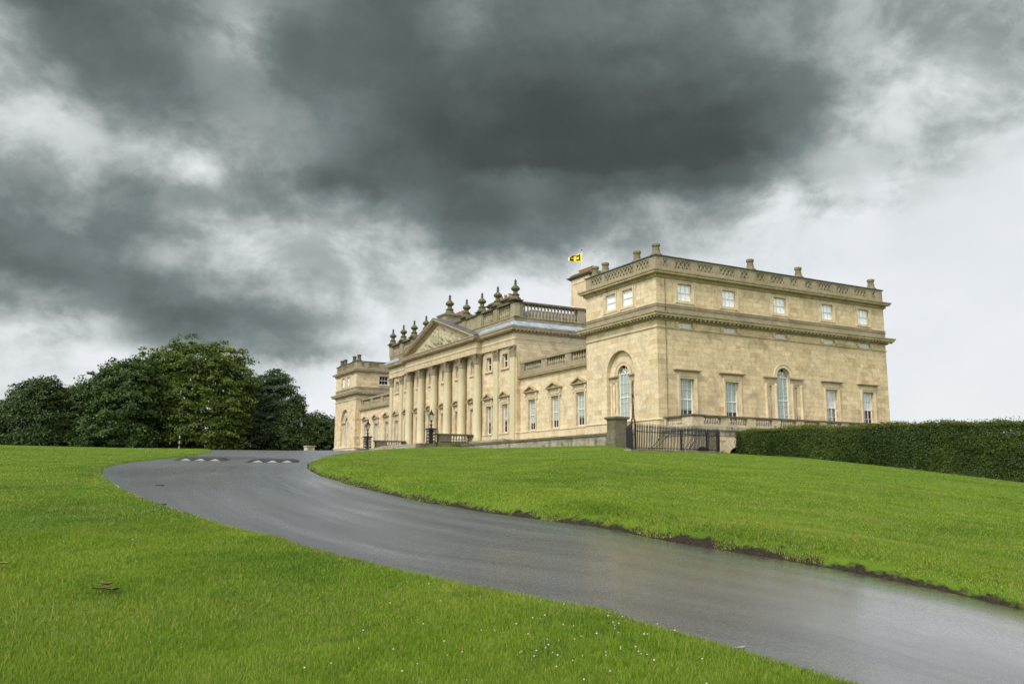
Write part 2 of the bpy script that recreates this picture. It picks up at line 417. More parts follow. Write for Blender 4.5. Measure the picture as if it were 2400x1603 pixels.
def wall(mb, mx, u0, u1, z0, z1, ops):
    us = sorted({u0, u1} | {o['u0'] for o in ops} | {o['u1'] for o in ops}); zs = sorted({z0, z1} | {o['z0'] for o in ops} | {o['z1'] for o in ops})
    us = [u for u in us if u0-1e-6 <= u <= u1+1e-6]; zs = [z for z in zs if z0-1e-6 <= z <= z1+1e-6]
    def q(a, b, c, d): mb.add((a, b, c, d), ((0, 1, 2, 3),), mx)
    for i in range(len(us)-1):
        for j in range(len(zs)-1):
            cu, cz = (us[i]+us[i+1])/2, (zs[j]+zs[j+1])/2
            if any(o['u0'] < cu < o['u1'] and o['z0'] < cz < o['z1'] for o in ops): continue
            q((us[i], 0, zs[j]), (us[i+1], 0, zs[j]), (us[i+1], 0, zs[j+1]), (us[i], 0, zs[j+1]))
    for o in ops:
        a, b, c, d, dp = o['u0'], o['u1'], o['z0'], o['z1'], o.get('d', .25)
        if o.get('arch'):
            r = (b-a)/2; cu = (a+b)/2; s = d-r; n = 20
            A = [(cu-r*math.cos(PI*k/n), s+r*math.sin(PI*k/n)) for k in range(n+1)]
            for k in range(n):
                (p, pz), (r_, rz_) = A[k], A[k+1]
                q((p, 0, pz), (r_, 0, rz_), (r_, 0, d), (p, 0, d))
                q((p, 0, pz), (p, dp, pz), (r_, dp, rz_), (r_, 0, rz_))
            zt = s
        else:
            zt = d; q((a, 0, d), (a, dp, d), (b, dp, d), (b, 0, d))
        q((a, 0, c), (a, dp, c), (a, dp, zt), (a, 0, zt)); q((b, 0, c), (b, 0, zt), (b, dp, zt), (b, dp, c))
        q((a, 0, c), (b, 0, c), (b, dp, c), (a, dp, c))
def op(c, w, z0, z1, d=.25, arch=False): return dict(u0=c-w/2, u1=c+w/2, z0=z0, z1=z1, d=d, arch=arch)

# ---- sash windows: the white timber is the part, pane, blind and stone dressings are its sub-parts
def arc(cu, cz, r, n=16, a0=0.0, a1=PI): return [(cu+r*math.cos(a1+(a0-a1)*k/n), cz+r*math.sin(a1+(a0-a1)*k/n)) for k in range(n+1)]
def make_window(w, h, nx, ny, d=.24, blind=None, frac=1.0, arch=False, meet=.5, bar=.027, fr=.06):
    b = MB(); y0, y1 = d, d+.09; zt = h-w/2 if arch else h
    b.box(-w/2, -w/2+fr, y0, y1, 0, zt); b.box(w/2-fr, w/2, y0, y1, 0, zt); b.box(-w/2+fr, w/2-fr, y0, y1, 0, fr*1.5)
    if arch:
        A, B = arc(0, zt, w/2), arc(0, zt, w/2-fr)
        for k in range(16):
            b.add([(A[k][0], y0, A[k][1]), (A[k+1][0], y0, A[k+1][1]), (B[k+1][0], y0, B[k+1][1]), (B[k][0], y0, B[k][1])], [(0, 1, 2, 3)])
        b.box(-w/2+fr, w/2-fr, y0+.003, y1-.01, zt-.03, zt+.03)
        for a in (PI*.3, PI*.5, PI*.7):
            b.tube([(0, y0+.03, zt+.03), ((w/2-fr)*math.cos(a), y0+.03, zt+(w/2-fr)*math.sin(a))], .022, 4)
        C2 = arc(0, zt, w*.24); b.tube([(x, y0+.03, z) for x, z in C2], .02, 4)
    else: b.box(-w/2+fr, w/2-fr, y0, y1, h-fr, h)
    zm = zt*meet; b.box(-w/2+fr, w/2-fr, y0+.006, y1-.006, zm-.035, zm+.035)
    for i in range(1, nx):
        x = -w/2+fr+(w-2*fr)*i/nx; b.box(x-bar/2, x+bar/2, y0+.012, y1-.02, fr*1.5, zt-(0 if arch else fr))
    for j in range(1, ny):
        z = zt*j/ny
        if abs(z-zm) > .06: b.box(-w/2+fr, w/2-fr, y0+.016, y1-.024, z-bar/2, z+bar/2)
    root = b.build('window', M['paint'], house)
    g = MB(); yg = d+.05
    if arch:
        A = arc(0, zt, w/2-fr*.6); g.add([(x, yg, z) for x, z in A]+[(w/2-fr*.6, yg, .02), (-w/2+fr*.6, yg, .02)], [tuple(reversed(range(19)))])
    else: g.quad((-w/2+.02, yg, .02), (w/2-.02, yg, .02), (w/2-.02, yg, h-.02), (-w/2+.02, yg, h-.02))
    g.build('pane', M['glass'], root)
    if blind:
        k = MB(); zb = h*(1-frac)+.03; k.box(-w/2+.03, w/2-.03, d+.075, d+.08, zb, h-.03 if not arch else zt+w*.3)
        k.build('blind', M[blind], root)
    return root
def sub(root, name, mb, m, smooth=False): return mb.build(name, M[m], root, smooth)
def architrave(w, h, t=.22, p=.07, sill=True, m='trim', root=None, bottom=False):
    b = MB()
    for (tt, pp, o) in ((t, p, 0), (t*.35, p+.045, t*.65)):
        z0 = 0 if not bottom else -tt if o == 0 else -t
        b.box(-w/2-o-tt, -w/2-o, -pp, -.003 if o == 0 else -p, 0, h+o+tt) if not bottom else b.box(-w/2-o-tt, -w/2-o, -pp, -.003 if o == 0 else -p, -t, h+o+tt)
        b.box(w/2+o, w/2+o+tt, -pp, -.003 if o == 0 else -p, 0 if not bottom else -t, h+o+tt)
        b.box(-w/2-o, w/2+o, -pp, -.003 if o == 0 else -p, h+o, h+o+tt)
        if bottom and o == 0: b.box(-w/2, w/2, -pp, -.003, -t, 0)
    sub(root, 'architrave', b, m)
    if sill:
        b = MB(); b.box(-w/2-t, w/2+t, -.14, -.003, -.12, -.003); sub(root, 'sill', b, m)
def hood(root, zb, hw, kind, fw, m='cornice'):
    """flat, triangular or segmental hood over a window, base at zb"""
    b = MB(); f = MB(); f.box(-fw, fw, -.05, -.004, zb-.32, zb); sub(root, 'frieze', f, 'trim')
    b.box(-hw+.12, hw-.12, -.12, -.004, zb, zb+.06); b.box(-hw+.05, hw-.05, -.22, -.004, zb+.06, zb+.1); b.box(-hw, hw, -.33, -.004, zb+.1, zb+.17)
    if kind == 'tri':
        a = zb+.17; ap = a+.52; t = .13
        b.prism([(-hw, a), (-hw+.22, a), (0, ap-t*.9), (0, ap)], fm(0, -.33), .326); b.prism([(hw, a), (0, ap), (0, ap-t*.9), (hw-.22, a)], fm(0, -.33), .326)
        b.prism([(-hw+.3, a), (hw-.3, a), (0, ap-t*1.2)], fm(0, -.09), .085)
    elif kind == 'seg':
        a = zb+.17; rise = .46; r = (hw*hw+rise*rise)/(2*rise); th = math.asin(hw/r); n = 14; t = .13
        O = [(r*math.sin(-th+2*th*k/n), a+rise-r+r*math.cos(-th+2*th*k/n)) for k in range(n+1)]
        I = [(x*(1-t/r*.6), max(a, z-t)) for x, z in O]
        for k in range(n): b.prism([O[k], I[k], I[k+1], O[k+1]], fm(0, -.33), .326)
        for k in range(n): b.prism([(I[k][0], a), (I[k+1][0], a), I[k+1], I[k]], fm(0, -.09), .085)
    sub(root, 'hood' if kind == 'flat' else 'pediment', b, m)
    if kind != 'flat':
        for s in (-1, 1):
            c = MB(); x = s*(hw-.27)
            c.prism([(x-.1, zb), (x-.1, zb-.5), (x-.04, zb-.62), (x+.04, zb-.62), (x+.1, zb-.5), (x+.1, zb)], fm(0, -.13), .126)
            c.prism([(x-.09, zb-.003), (x-.09, zb-.28), (x+.09, zb-.28), (x+.09, zb-.003)], fm(0, -.21), .077)
            sub(root, 'console', c, 'trim')
def place(root, x, y, z, rz): root.location = (x, y, z); root.rotation_euler.z = rz; return root
wr = random.Random(5)
def again(root, x, y, z, rz):
    c = copy_tree(root, house, (x, y, z), rz)
    for ch in c.children:
        if ch.name.startswith('blind') and ch.dimensions.z > 1.6:          # blinds drawn to different heights
            top = max(v.co.z for v in ch.data.vertices); s_ = wr.uniform(.72, 1.12); ch.scale.z = s_; ch.location.z = top*(1-s_)
    return c

# ---- classical mouldings
def edge_boxes(mb, path, o0, o1, z0, z1, w, pitch, closed=False, inset=0.0):
    n = len(path)
    for i in range(n if closed else n-1):
        a = Vector(path[i]); b = Vector(path[(i+1) % n]); d = (b-a); ln = d.length; d /= ln; nn = Vector((d.y, -d.x))
        k = max(1, int(round((ln+2*inset)/pitch)))
        for j in range(k+1):
            c = a + d*(-inset+(ln+2*inset)*j/k)
            mx = Matrix(((d.x, -nn.x, 0, c.x), (d.y, -nn.y, 0, c.y), (0, 0, 1, 0), (0, 0, 0, 1)))
            mb.box(-w/2, w/2, -o1, -o0, z0, z1, mx)
def rect(x0, x1, y0, y1): return [(x0, y0), (x1, y0), (x1, y1), (x0, y1)]

# ---- one pavilion (built twice, mirrored in y so that its windows face front and outward)
side_c = [12.37-9.73, 12.37-5.38, 12.37, 12.37+5.38, 12.37+9.73]
def make_pavilion(y0, near):
    y1 = y0+W; loop = rect(0, L, y0, y1); f = MB(); sd = MB()
    mxf = fm(0, 0, 0, FRONT); cy = y0+W/2
    # front wall
    ops = [op(-cy, 3.62, 0.08, 5.47, .36, True)] + [op(-(cy+s*1.10), 1.34, 8.78, 10.06, .25) for s in (-1, 1)]
    wall(f, mxf, -y1, -y0, -3.2, 10.34, ops)
    wall(f, fm(.36, 0, 0, FRONT), -cy-1.9, -cy+1.9, -.2, 5.5, [op(-cy, 1.42, .1, 4.42, .16, True), op(-cy-1.02, .34, .1, 3.02, .16), op(-cy+1.02, .34, .1, 3.02, .16)])
    f.build('front_wall', M['front'], house)
    # long side wall towards the camera (near pavilion) or above the link (far pavilion)
    if near:
        ops = []
        for i, c in enumerate(side_c):
            ops += [op(c, 1.36, 8.78, 10.03, .25), op(c, 1.32, 6.79, 7.14, .3)]
            if i != 2: ops.append(op(c, 1.34, .02, 2.99, .25))
        ops += [op(12.37, 1.46, .02, 4.42, .25, True), op(11.0, .3, .02, 2.96, .25), op(13.74, .3, .02, 2.96, .25)]
        wall(sd, fm(0, y0, 0, 0), 0, L, -3.2, 10.34, ops)
    else:
        wall(sd, fm(0, y0, 0, 0), 0, L, -3.2, 10.34, [op(4.05, 1.36, 8.80, 10.06, .25)])
    sd.add([(L, y0, -3.2), (L, y1, -3.2), (L, y1, 10.34), (L, y0, 10.34)], [(0, 1, 2, 3)])
    sd.add([(L, y1, -3.2), (0, y1, -3.2), (0, y1, 10.34), (L, y1, 10.34)], [(0, 1, 2, 3)])
    sd.build('side_wall', M['side'], house)
    # plinth, string course, attic bands
    b = MB()
    b.sweep([(0.0, -3.2), (.07, -3.19), (.07, -.10), (.14, -.07), (.14, 0.0), (.05, .06), (.004, .07)], loop, True)
    b.build('plinth', M['trim'], house)
    b = MB(); b.sweep([(.004, 6.58), (.07, 6.60), (.07, 6.66), (.004, 6.70)], loop, True)
    if near:                              # the string course is cut by the low mezzanine windows on the side
        pass
    b.build('string_course', M['cornice'], house)
    b = MB(); b.sweep([(.03, 7.72), (.03, 8.17), (.09, 8.2), (.09, 8.25), (.03, 8.27), (.03, 8.33), (.06, 8.35), (.06, 8.39), (.004, 8.42)], loop, True)
    b.build('attic_base', M['parapet'], house)
    # main cornice with modillions, upper cornice with dentils
    b = MB()
    b.sweep([(.004, 7.16), (.10, 7.20), (.10, 7.28), (.18, 7.30), (.18, 7.42), (.52, 7.42), (.54, 7.44), (.54, 7.54), (.60, 7.60), (.63, 7.66), (.63, 7.70), (.03, 7.73)], loop, True)
    edge_boxes(b, loop, .181, .47, 7.31, 7.419, .17, .41, True, .3)
    edge_boxes(b, loop, .101, .15, 7.205, 7.28, .06, .13, True, .1)
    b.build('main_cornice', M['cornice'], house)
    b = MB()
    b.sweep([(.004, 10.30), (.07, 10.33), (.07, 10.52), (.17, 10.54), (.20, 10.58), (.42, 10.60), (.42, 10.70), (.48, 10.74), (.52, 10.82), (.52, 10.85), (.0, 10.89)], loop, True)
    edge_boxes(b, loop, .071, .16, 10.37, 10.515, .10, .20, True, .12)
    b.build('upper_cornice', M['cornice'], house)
    # fretwork parapet: sunken panels holding a row of stone rings
    p = MB(); zt0, zt1 = 10.86, 11.95; ph = (11.24, 11.80)
    def panels(mx, u0, u1, groups):
        ops = [dict(u0=a, u1=e, z0=ph[0], z1=ph[1], d=.13) for a, e, k in groups]
        wall(p, mx, u0, u1, zt0, zt1, ops)
        for a, e, k in groups:
            p.add([(a, .13, ph[0]), (e, .13, ph[0]), (e, .13, ph[1]), (a, .13, ph[1])], [(0, 1, 2, 3)], mx)
            cw = (e-a)/k; hz = (ph[1]-ph[0])/2
            for i in range(k):
                c = a+cw*(i+.5); cz = (ph[0]+ph[1])/2; n = 16
                ro, ri = cw*.47, cw*.31; zo, zi = hz*.99, hz*.66
                for j in range(n):
                    t0, t1 = 2*PI*j/n, 2*PI*(j+1)/n
                    A = (c+ro*math.cos(t0), cz+zo*math.sin(t0)); B = (c+ro*math.cos(t1), cz+zo*math.sin(t1))
                    C = (c+ri*math.cos(t1), cz+zi*math.sin(t1)); D_ = (c+ri*math.cos(t0), cz+zi*math.sin(t0))
                    V = [(q[0], yy, q[1]) for yy in (.015, .13) for q in (A, B, C, D_)]
                    p.add(V, [(0, 3, 2, 1), (0, 1, 5, 4), (2, 3, 7, 6)], mx)
            p_ = mx
    fr = [(-y1+.75, -y1+2.35, 4), (-y1+2.65, -y0-2.65, 9), (-y0-2.35, -y0-.75, 4)]
    panels(fm(0, 0, 0, FRONT), -y1, -y0, fr)
    sdg = [(.73, 1.12, 1), (1.81, 3.34, 4), (3.99, 5.51, 4), (6.17, 7.68, 4), (8.33, 9.15, 2), (10.0, 10.82, 2), (11.5, 12.98, 4), (13.66, 14.52, 2), (15.35, 16.18, 2), (16.85, 18.39, 4), (19.02, 20.57, 4), (21.19, 22.74, 4), (23.42, 23.82, 1)]
    panels(fm(0, y0, 0, 0), 0, L, sdg)
    p.add([(L, y0, zt0), (L, y1, zt0), (L, y1, zt1), (L, y0, zt1)], [(0, 1, 2, 3)]); p.add([(L, y1, zt0), (0, y1, zt0), (0, y1, zt1), (L, y1, zt1)], [(0, 1, 2, 3)])
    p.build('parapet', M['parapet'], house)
    c = MB(); c.sweep([(.002, 11.95), (.09, 11.95), (.10, 11.99), (.08, 12.03), (-.55, 12.08), (-.56, 11.7)], loop, True)
    c.build('parapet_capping', M['leaddark'], house)
    rf = MB(); rf.add([(.5, y0+.5, 11.72), (L-.5, y0+.5, 11.72), (L-.5, y1-.5, 11.72), (.5, y1-.5, 11.72)], [(0, 1, 2, 3)]); rf.build('flat_roof', M['lead'], house)
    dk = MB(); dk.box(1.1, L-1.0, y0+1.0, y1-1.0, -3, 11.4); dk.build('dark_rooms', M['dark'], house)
    return cy
make_pavilion(0.0, True); make_pavilion(YT-W, False)

# windows of the pavilions
def venetian(root, w, zi, off, cw, hw, m='trim', d=.0):
    """impost entablatures, colonnettes and archivolt round a three-light window; root is the arched middle light"""
    for s in (-1, 1):
        e = MB(); a, b_ = s*(w/2+.02), s*hw; x0, x1 = min(a, b_), max(a, b_)
        e.box(x0, x1, -.06, -.004, zi-.55, zi-.36); e.box(x0, x1, -.05, -.004, zi-.36, zi-.16); e.box(x0-.03, x1+.03, -.14, -.004, zi-.16, zi-.10); e.box(x0-.06, x1+.06, -.22, -.004, zi-.10, zi)
        sub(root, 'impost', e, 'cornice')
        for xx in (s*(w/2+.15), s*(hw-.2)):
            c = MB(); c.lathe([(.17, 0), (.17, .1), (.14, .14), (.13, .2), (.115, zi-.85), (.13, zi-.8), (.15, zi-.72), (.17, zi-.62), (.17, zi-.555)], (xx, -.03, 0), 12)
            sub(root, 'colonnette', c, m, True)
    v = MB(); zt = zi; A, B = arc(0, zt, w/2+.33), arc(0, zt, w/2+.02)
    for k in range(16): v.prism([A[k], A[k+1], B[k+1], B[k]][::-1], fm(0, -.09), .086)
    A2, B2 = arc(0, zt, w/2+.36), arc(0, zt, w/2+.27)
    for k in range(16): v.prism([A2[k], A2[k+1], B2[k+1], B2[k]][::-1], fm(0, -.14), .05)
    sub(root, 'archivolt', v, m)
FYC = W/2
fw = place(make_window(1.42, 4.32, 3, 5, .10, 'blindg', .99, True), .36, FYC, .1, FRONT)
venetian(fw, 1.42, 3.61-.1, 0, 0, 1.79); again(fw, .36, YT-FYC, .1, FRONT)
fs = place(make_window(.34, 2.92, 1, 5, .10, None), .36, FYC+1.02, .1, FRONT)
for y in (FYC-1.02, YT-FYC-1.02, YT-FYC+1.02): again(fs, .36, y, .1, FRONT)
bp = MB(); bp.box(-1.85, 1.85, -.10, -.004, -.16, -.004); bp.box(-1.85, 1.85, -.04, -.004, -.62, -.16); sub(fw, 'sill', bp, 'trim')
at = place(make_window(1.34, 1.28, 3, 2, .12, 'blindw', 1.0, bar=.022, fr=.05), 0, FYC-1.10, 8.78, FRONT)
architrave(1.34, 1.28, .20, .05, False, 'trim', at, True)
for s_ in (-1, 1):
    pan = MB(); pan.box(*sorted((s_*.875, s_*1.06)), -.025, -.003, -.3, 1.56); sub(at, 'side_strip', pan, 'trim')
for y in (FYC+1.10,): again(at, 0, y, 8.78, FRONT)
for y in (YT-FYC-1.10, YT-FYC+1.10): again(at, 0, y, 8.78, FRONT)
for c in side_c: again(at, c, 0, 8.78, 0)
lone = place(make_window(1.36, 1.26, 3, 2, .2, None), 4.05, YT-W, 8.80, 0); architrave(1.36, 1.26, .2, .05, True, 'trim', lone, True)
mz = place(make_window(1.32, .35, 3, 1, .12, 'blindw', 1.0, fr=.04), side_c[0], 0, 6.79, 0)
for s_ in (-1, 1):
    b = MB(); b.box(*sorted((s_*.665, s_*.95)), -.075, -.003, -.02, .37); sub(mz, 'block', b, 'side')
for c in side_c[1:]: again(mz, c, 0, 6.79, 0)
sw = place(make_window(1.34, 2.97, 3, 4, .22, 'blindg', .74), side_c[0], 0, .02, 0)
architrave(1.34, 2.97, .22, .07, True, 'trim', sw); hood(sw, 3.46, 1.24, 'flat', .9)
again(sw, side_c[1], 0, .02, 0)
sw2 = place(make_window(1.34, 2.97, 3, 4, .22, 'blindpale', .52), side_c[3], 0, .02, 0)
architrave(1.34, 2.97, .22, .07, True, 'trim', sw2); hood(sw2, 3.46, 1.24, 'flat', .9); again(sw2, side_c[4], 0, .02, 0)
cu_ = MB(); cu_.box(-.64, .64, .42, .43, .05, 1.5)
sub(sw2, 'curtain', cu_, 'blindgrey'); 
sv = place(make_window(1.46, 4.40, 3, 5, .22, 'blindg', .99, True), 12.37, 0, .02, 0); venetian(sv, 1.46, 3.64, 0, 0, 2.1)
ss = place(make_window(.30, 2.94, 1, 5, .2, None), 11.0, 0, .02, 0); again(ss, 13.74, 0, .02, 0)
# rainwater pipes close to the corner of the side wall, and on the far end
for (x, y, z0, z1) in ((.78, -.06, -.6, 10.3), (L+.08, .3, -2, 6.6)):
    b = MB(); b.tube([(x, y, z0), (x, y, z1)], .015, 6); b.build('downpipe', M['iron'], house)

# ---- stone chimney pots standing on the pavilion roofs
pp = MB(); pp.lathe([(.40, 0), (.45, .05), (.46, .14), (.41, .2), (.34, .25), (.29, .42), (.245, .72), (.25, .77), (.31, .80), (.32, .95), (.28, 1.0), (.20, 1.02)], seg=8)
pot = pp.build('chimney_pot', M['pot'], house, True, (.58, .62, 12.02))
pd = MB(); pd.v, pd.f = pp.v, pp.f
def cp(o, loc, m=None, rz=0.0):
    c = o.copy(); COL.objects.link(c); c.location = loc; c.rotation_euler.z = rz; return c
for x, y in ((.62, 3.0), (.62, 7.2), (.62, 9.15-.5)): cp(pot, (x, y, 12.02), rz=y)
for x, y in ((9.98, .62), (15.3, .62), (24.15, .62), (24.1, 3.4)): cp(pot, (x, y, 12.02 if y < 1 else 11.95), rz=x)
potd = pd.build('chimney_pot', M['potdark'], house, True, (.62, YT-W+.9, 12.02)); potd['label'] = 'soot-blackened stone chimney pot'
for y in (YT-W+2.9, YT-W+7.0, YT-W+8.55): cp(potd, (.62, y, 12.02))

# ---- links between pavilions and the central block
balm = None
def baluster_mesh(h, r):
    b = MB(); b.lathe([(r*.95, 0), (r*.95, h*.08), (r*.6, h*.12), (r*.62, h*.16), (r*1.0, h*.30), (r*.95, h*.42), (r*.5, h*.68), (r*.45, h*.78), (r*.7, h*.82), (r*.5, h*.86), (r*.9, h*.92), (r*.9, h)], seg=8); return b
def make_link(ya, yb, near):
    f = MB(); cs = [ya+2.2+k*4.03 for k in range(3)] if near else [yb-2.2-k*4.03 for k in range(3)]
    wall(f, fm(LX, 0, 0, FRONT), -yb, -ya, -3.2, 4.90, [op(-c, 1.32, .1, 2.92, .25) for c in cs]); f.build('link_wall', M['front'], house)
    path = [(LX, yb), (LX, ya)]
    b = MB(); b.sweep([(.004, -3.2), (.06, -3.19), (.06, -.10), (.12, -.07), (.12, 0), (.04, .06), (.004, .07)], path); b.build('plinth', M['trim'], house)
    b = MB(); b.sweep([(.004, 4.86), (.06, 4.88), (.08, 4.95), (.24, 5.0), (.30, 5.03), (.30, 5.1), (.36, 5.17), (.36, 5.2), (.01, 5.24)], path); b.build('link_cornice', M['cornice'], house)
    r = MB(); t = .36
    r.box(LX, LX+t, ya, yb, 5.2, 5.68); r.box(LX-.06, LX+t+.06, ya, yb, 6.42, 6.66)
    bays = [(9.7, 12.75), (13.75, 16.78), (17.75, 20.85)] if near else [(YT-20.85, YT-17.75), (YT-16.78, YT-13.75), (YT-12.75, YT-9.7)]
    e = [ya]+[q for bb in bays for q in bb]+[yb]
    for k in range(0, len(e), 2): r.box(LX+.003, LX+t-.003, e[k], e[k+1], 5.68, 6.42)
    bal = r.build('balustrade', M['parapet'], house)
    bm_ = baluster_mesh(.74, .13).mesh('baluster', M['roofbal'], True)
    for a, c in bays:
        for k in range(8):
            o = bpy.data.objects.new('baluster', bm_); COL.objects.link(o); o.parent = bal; o.location = (LX+t/2, a+(c-a)*(k+.5)/8, 5.68)
    q = MB(); q.add([(LX-.05, yb, 6.664), (LX-.05, ya, 6.664), (LX+1.2, ya, 6.95), (LX+1.2, yb, 6.95)], [(0, 1, 2, 3)])
    q.add([(LX+1.2, yb, 6.95), (LX+1.2, ya, 6.95), (18, ya, 7.0), (18, yb, 7.0)], [(0, 1, 2, 3)]); q.build('lead_roof', M['lead'], house)
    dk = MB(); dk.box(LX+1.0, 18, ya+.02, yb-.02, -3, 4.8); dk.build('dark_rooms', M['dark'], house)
    return cs
nc = make_link(W, CY0, True); fc = make_link(CY1, YT-W, False)
lw = place(make_window(1.32, 2.82, 3, 4, .22, 'blindblue', .72), LX, nc[0], .1, FRONT)
architrave(1.32, 2.82, .2, .06, True, 'trim', lw); hood(lw, 3.38, 1.25, 'tri', .86)
bp = MB()
for k in range(5): bp.lathe([(.07, -.66), (.07, -.6), (.05, -.56), (.085, -.42), (.04, -.25), (.07, -.2), (.07, -.14)], (-.52+.26*k, -.07, 0), 8)
sub(lw, 'baluster_panel', bp, 'trim', True)
for c in nc[1:]+fc: again(lw, LX, c, .1, FRONT)

# ---- central block
cols = [YC+(k-2.5)*3.62 for k in range(6)]; pil = [YC-15.85, YC-12.5, YC+12.5, YC+15.85]
bays = [YC-14.17, YC-10.8] + [YC+(k-2)*3.62 for k in range(5)] + [YC+10.8, YC+14.17]
f = MB(); ops = []
for i, c in enumerate(bays):
    ops.append(op(-c, 1.16, 6.32, 7.66, .24))
    ops.append(op(-c, 1.16 if not 2 <= i <= 6 else 1.3, .05 if not 2 <= i <= 6 else -.6, 2.80, .28))
wall(f, fm(CX0, 0, 0, FRONT), -CY1, -CY0, -3.2, 8.30, ops); f.build('front_wall', M['front'], house)
s = MB(); s.add([(CX0, CY0, -3.2), (24, CY0, -3.2), (24, CY0, 8.231), (CX0, CY0, 8.231)], [(0, 1, 2, 3)]); s.add([(24, CY1, -3.2), (CX0, CY1, -3.2), (CX0, CY1, 8.231), (24, CY1, 8.231)], [(0, 1, 2, 3)])
s.add([(24, CY0, -3.2), (24, CY1, -3.2), (24, CY1, 8.3), (24, CY0, 8.3)], [(0, 1, 2, 3)]); s.build('side_wall', M['side'], house)
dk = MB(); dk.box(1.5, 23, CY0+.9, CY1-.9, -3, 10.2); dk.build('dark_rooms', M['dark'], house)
cpth = [(24, CY1), (CX0, CY1), (CX0, CY0), (24, CY0)]
b = MB(); b.sweep([(.004, -3.2), (.05, -3.19), (.05, -.08), (.1, -.05), (.1, 0), (.004, .05)], cpth); b.build('plinth', M['trim'], house)
# upper and lower windows
uw = place(make_window(1.16, 1.34, 2, 2, .2, None), CX0, bays[0], 6.32, FRONT); architrave(1.16, 1.34, .2, .06, False, 'trim', uw)
sb = MB(); sb.box(-.85, .85, -.16, -.004, -.2, -.004); sub(uw, 'sill', sb, 'trim')
for c in bays[1:]: again(uw, CX0, c, 6.32, FRONT)
cw = place(make_window(1.16, 2.75, 2, 4, .22, 'blindgrey', .6), CX0, bays[0], .05, FRONT); architrave(1.16, 2.75, .2, .06, True, 'trim', cw); hood(cw, 3.33, 1.12, 'tri', .78)
bp = MB()
for k in range(4): bp.lathe([(.07, -.64), (.07, -.58), (.05, -.54), (.085, -.40), (.04, -.25), (.07, -.2), (.07, -.14)], (-.42+.28*k, -.07, 0), 8)
sub(cw, 'baluster_panel', bp, 'trim', True)
for c in (bays[1], bays[7], bays[8]): again(cw, CX0, c, .05, FRONT)
def art(name, cols_, seed):
    m, t, bb, o = mat(name); P = t.n.new('ShaderNodeNewGeometry').outputs['Position']; sp = t.n.new('ShaderNodeSeparateXYZ'); t.l.new(P, sp.inputs[0])
    v = t.add('ShaderNodeTexVoronoi', {'Scale': 1.0}); v.distance = 'CHEBYCHEV'
    t.l.new(t.comb(t.math('MULTIPLY', sp.outputs[1], 3.0), t.math('MULTIPLY', sp.outputs[2], 1.6), seed), v.inputs['Vector'])
    g = t.n.new('ShaderNodeSeparateColor'); t.l.new(v.outputs['Color'], g.inputs[0])
    n = len(cols_); t.l.new(t.ramp(g.outputs[0], [(k/n, c) for k, c in enumerate(cols_)], 'CONSTANT'), bb.inputs['Base Color']); bb.inputs['Roughness'].default_value = .7
    return m
Yl, Rd, Gy, Wt, Cy = (.85, .62, .03), (.70, .02, .05), (.25, .27, .27), (.75, .76, .78), (.45, .70, .70)
arts = [art('red_yellow_print', (Yl, Rd, Yl, Rd, Gy), 1), art('yellow_grey_print', (Yl, Gy, Yl, Wt, Yl), 5), None, art('pale_cyan_print', (Cy, Wt, Cy, Gy), 3), art('pale_print', (Wt, Wt, (.75, .55, .55), Cy), 8)]
for k in range(5):
    c = bays[2+k]
    if k == 2:
        d = MB(); d.box(-.65, -.02, .30, .36, 0, 2.35); d.box(-.65, .65, .30, .38, 2.35, 2.47); d.box(-.65, -.57, .28, .38, 2.47, 3.40); d.box(.57, .65, .28, .38, 0, 3.4); d.box(-.57, .57, .28, .38, 3.32, 3.4)
        w_ = d.build('door', M['paint'], house, False, (CX0, c, -.6), FRONT)
        g = MB(); g.quad((-.57, .34, 2.47), (.57, .34, 2.47), (.57, .34, 3.32), (-.57, .34, 3.32)); g.build('fanlight', M['glass'], w_)
    else:
        w_ = place(make_window(1.3, 3.4, 3, 4, .24, None), CX0, c, -.6, FRONT)
        a = MB(); a.box(-.62, .62, .40, .41, .03, 3.37); a.build('window_print', arts[k], w_)
    architrave(1.3, 3.4, .2, .06, False, 'trim', w_); hood(w_, 3.93, 1.12, 'seg', .82)
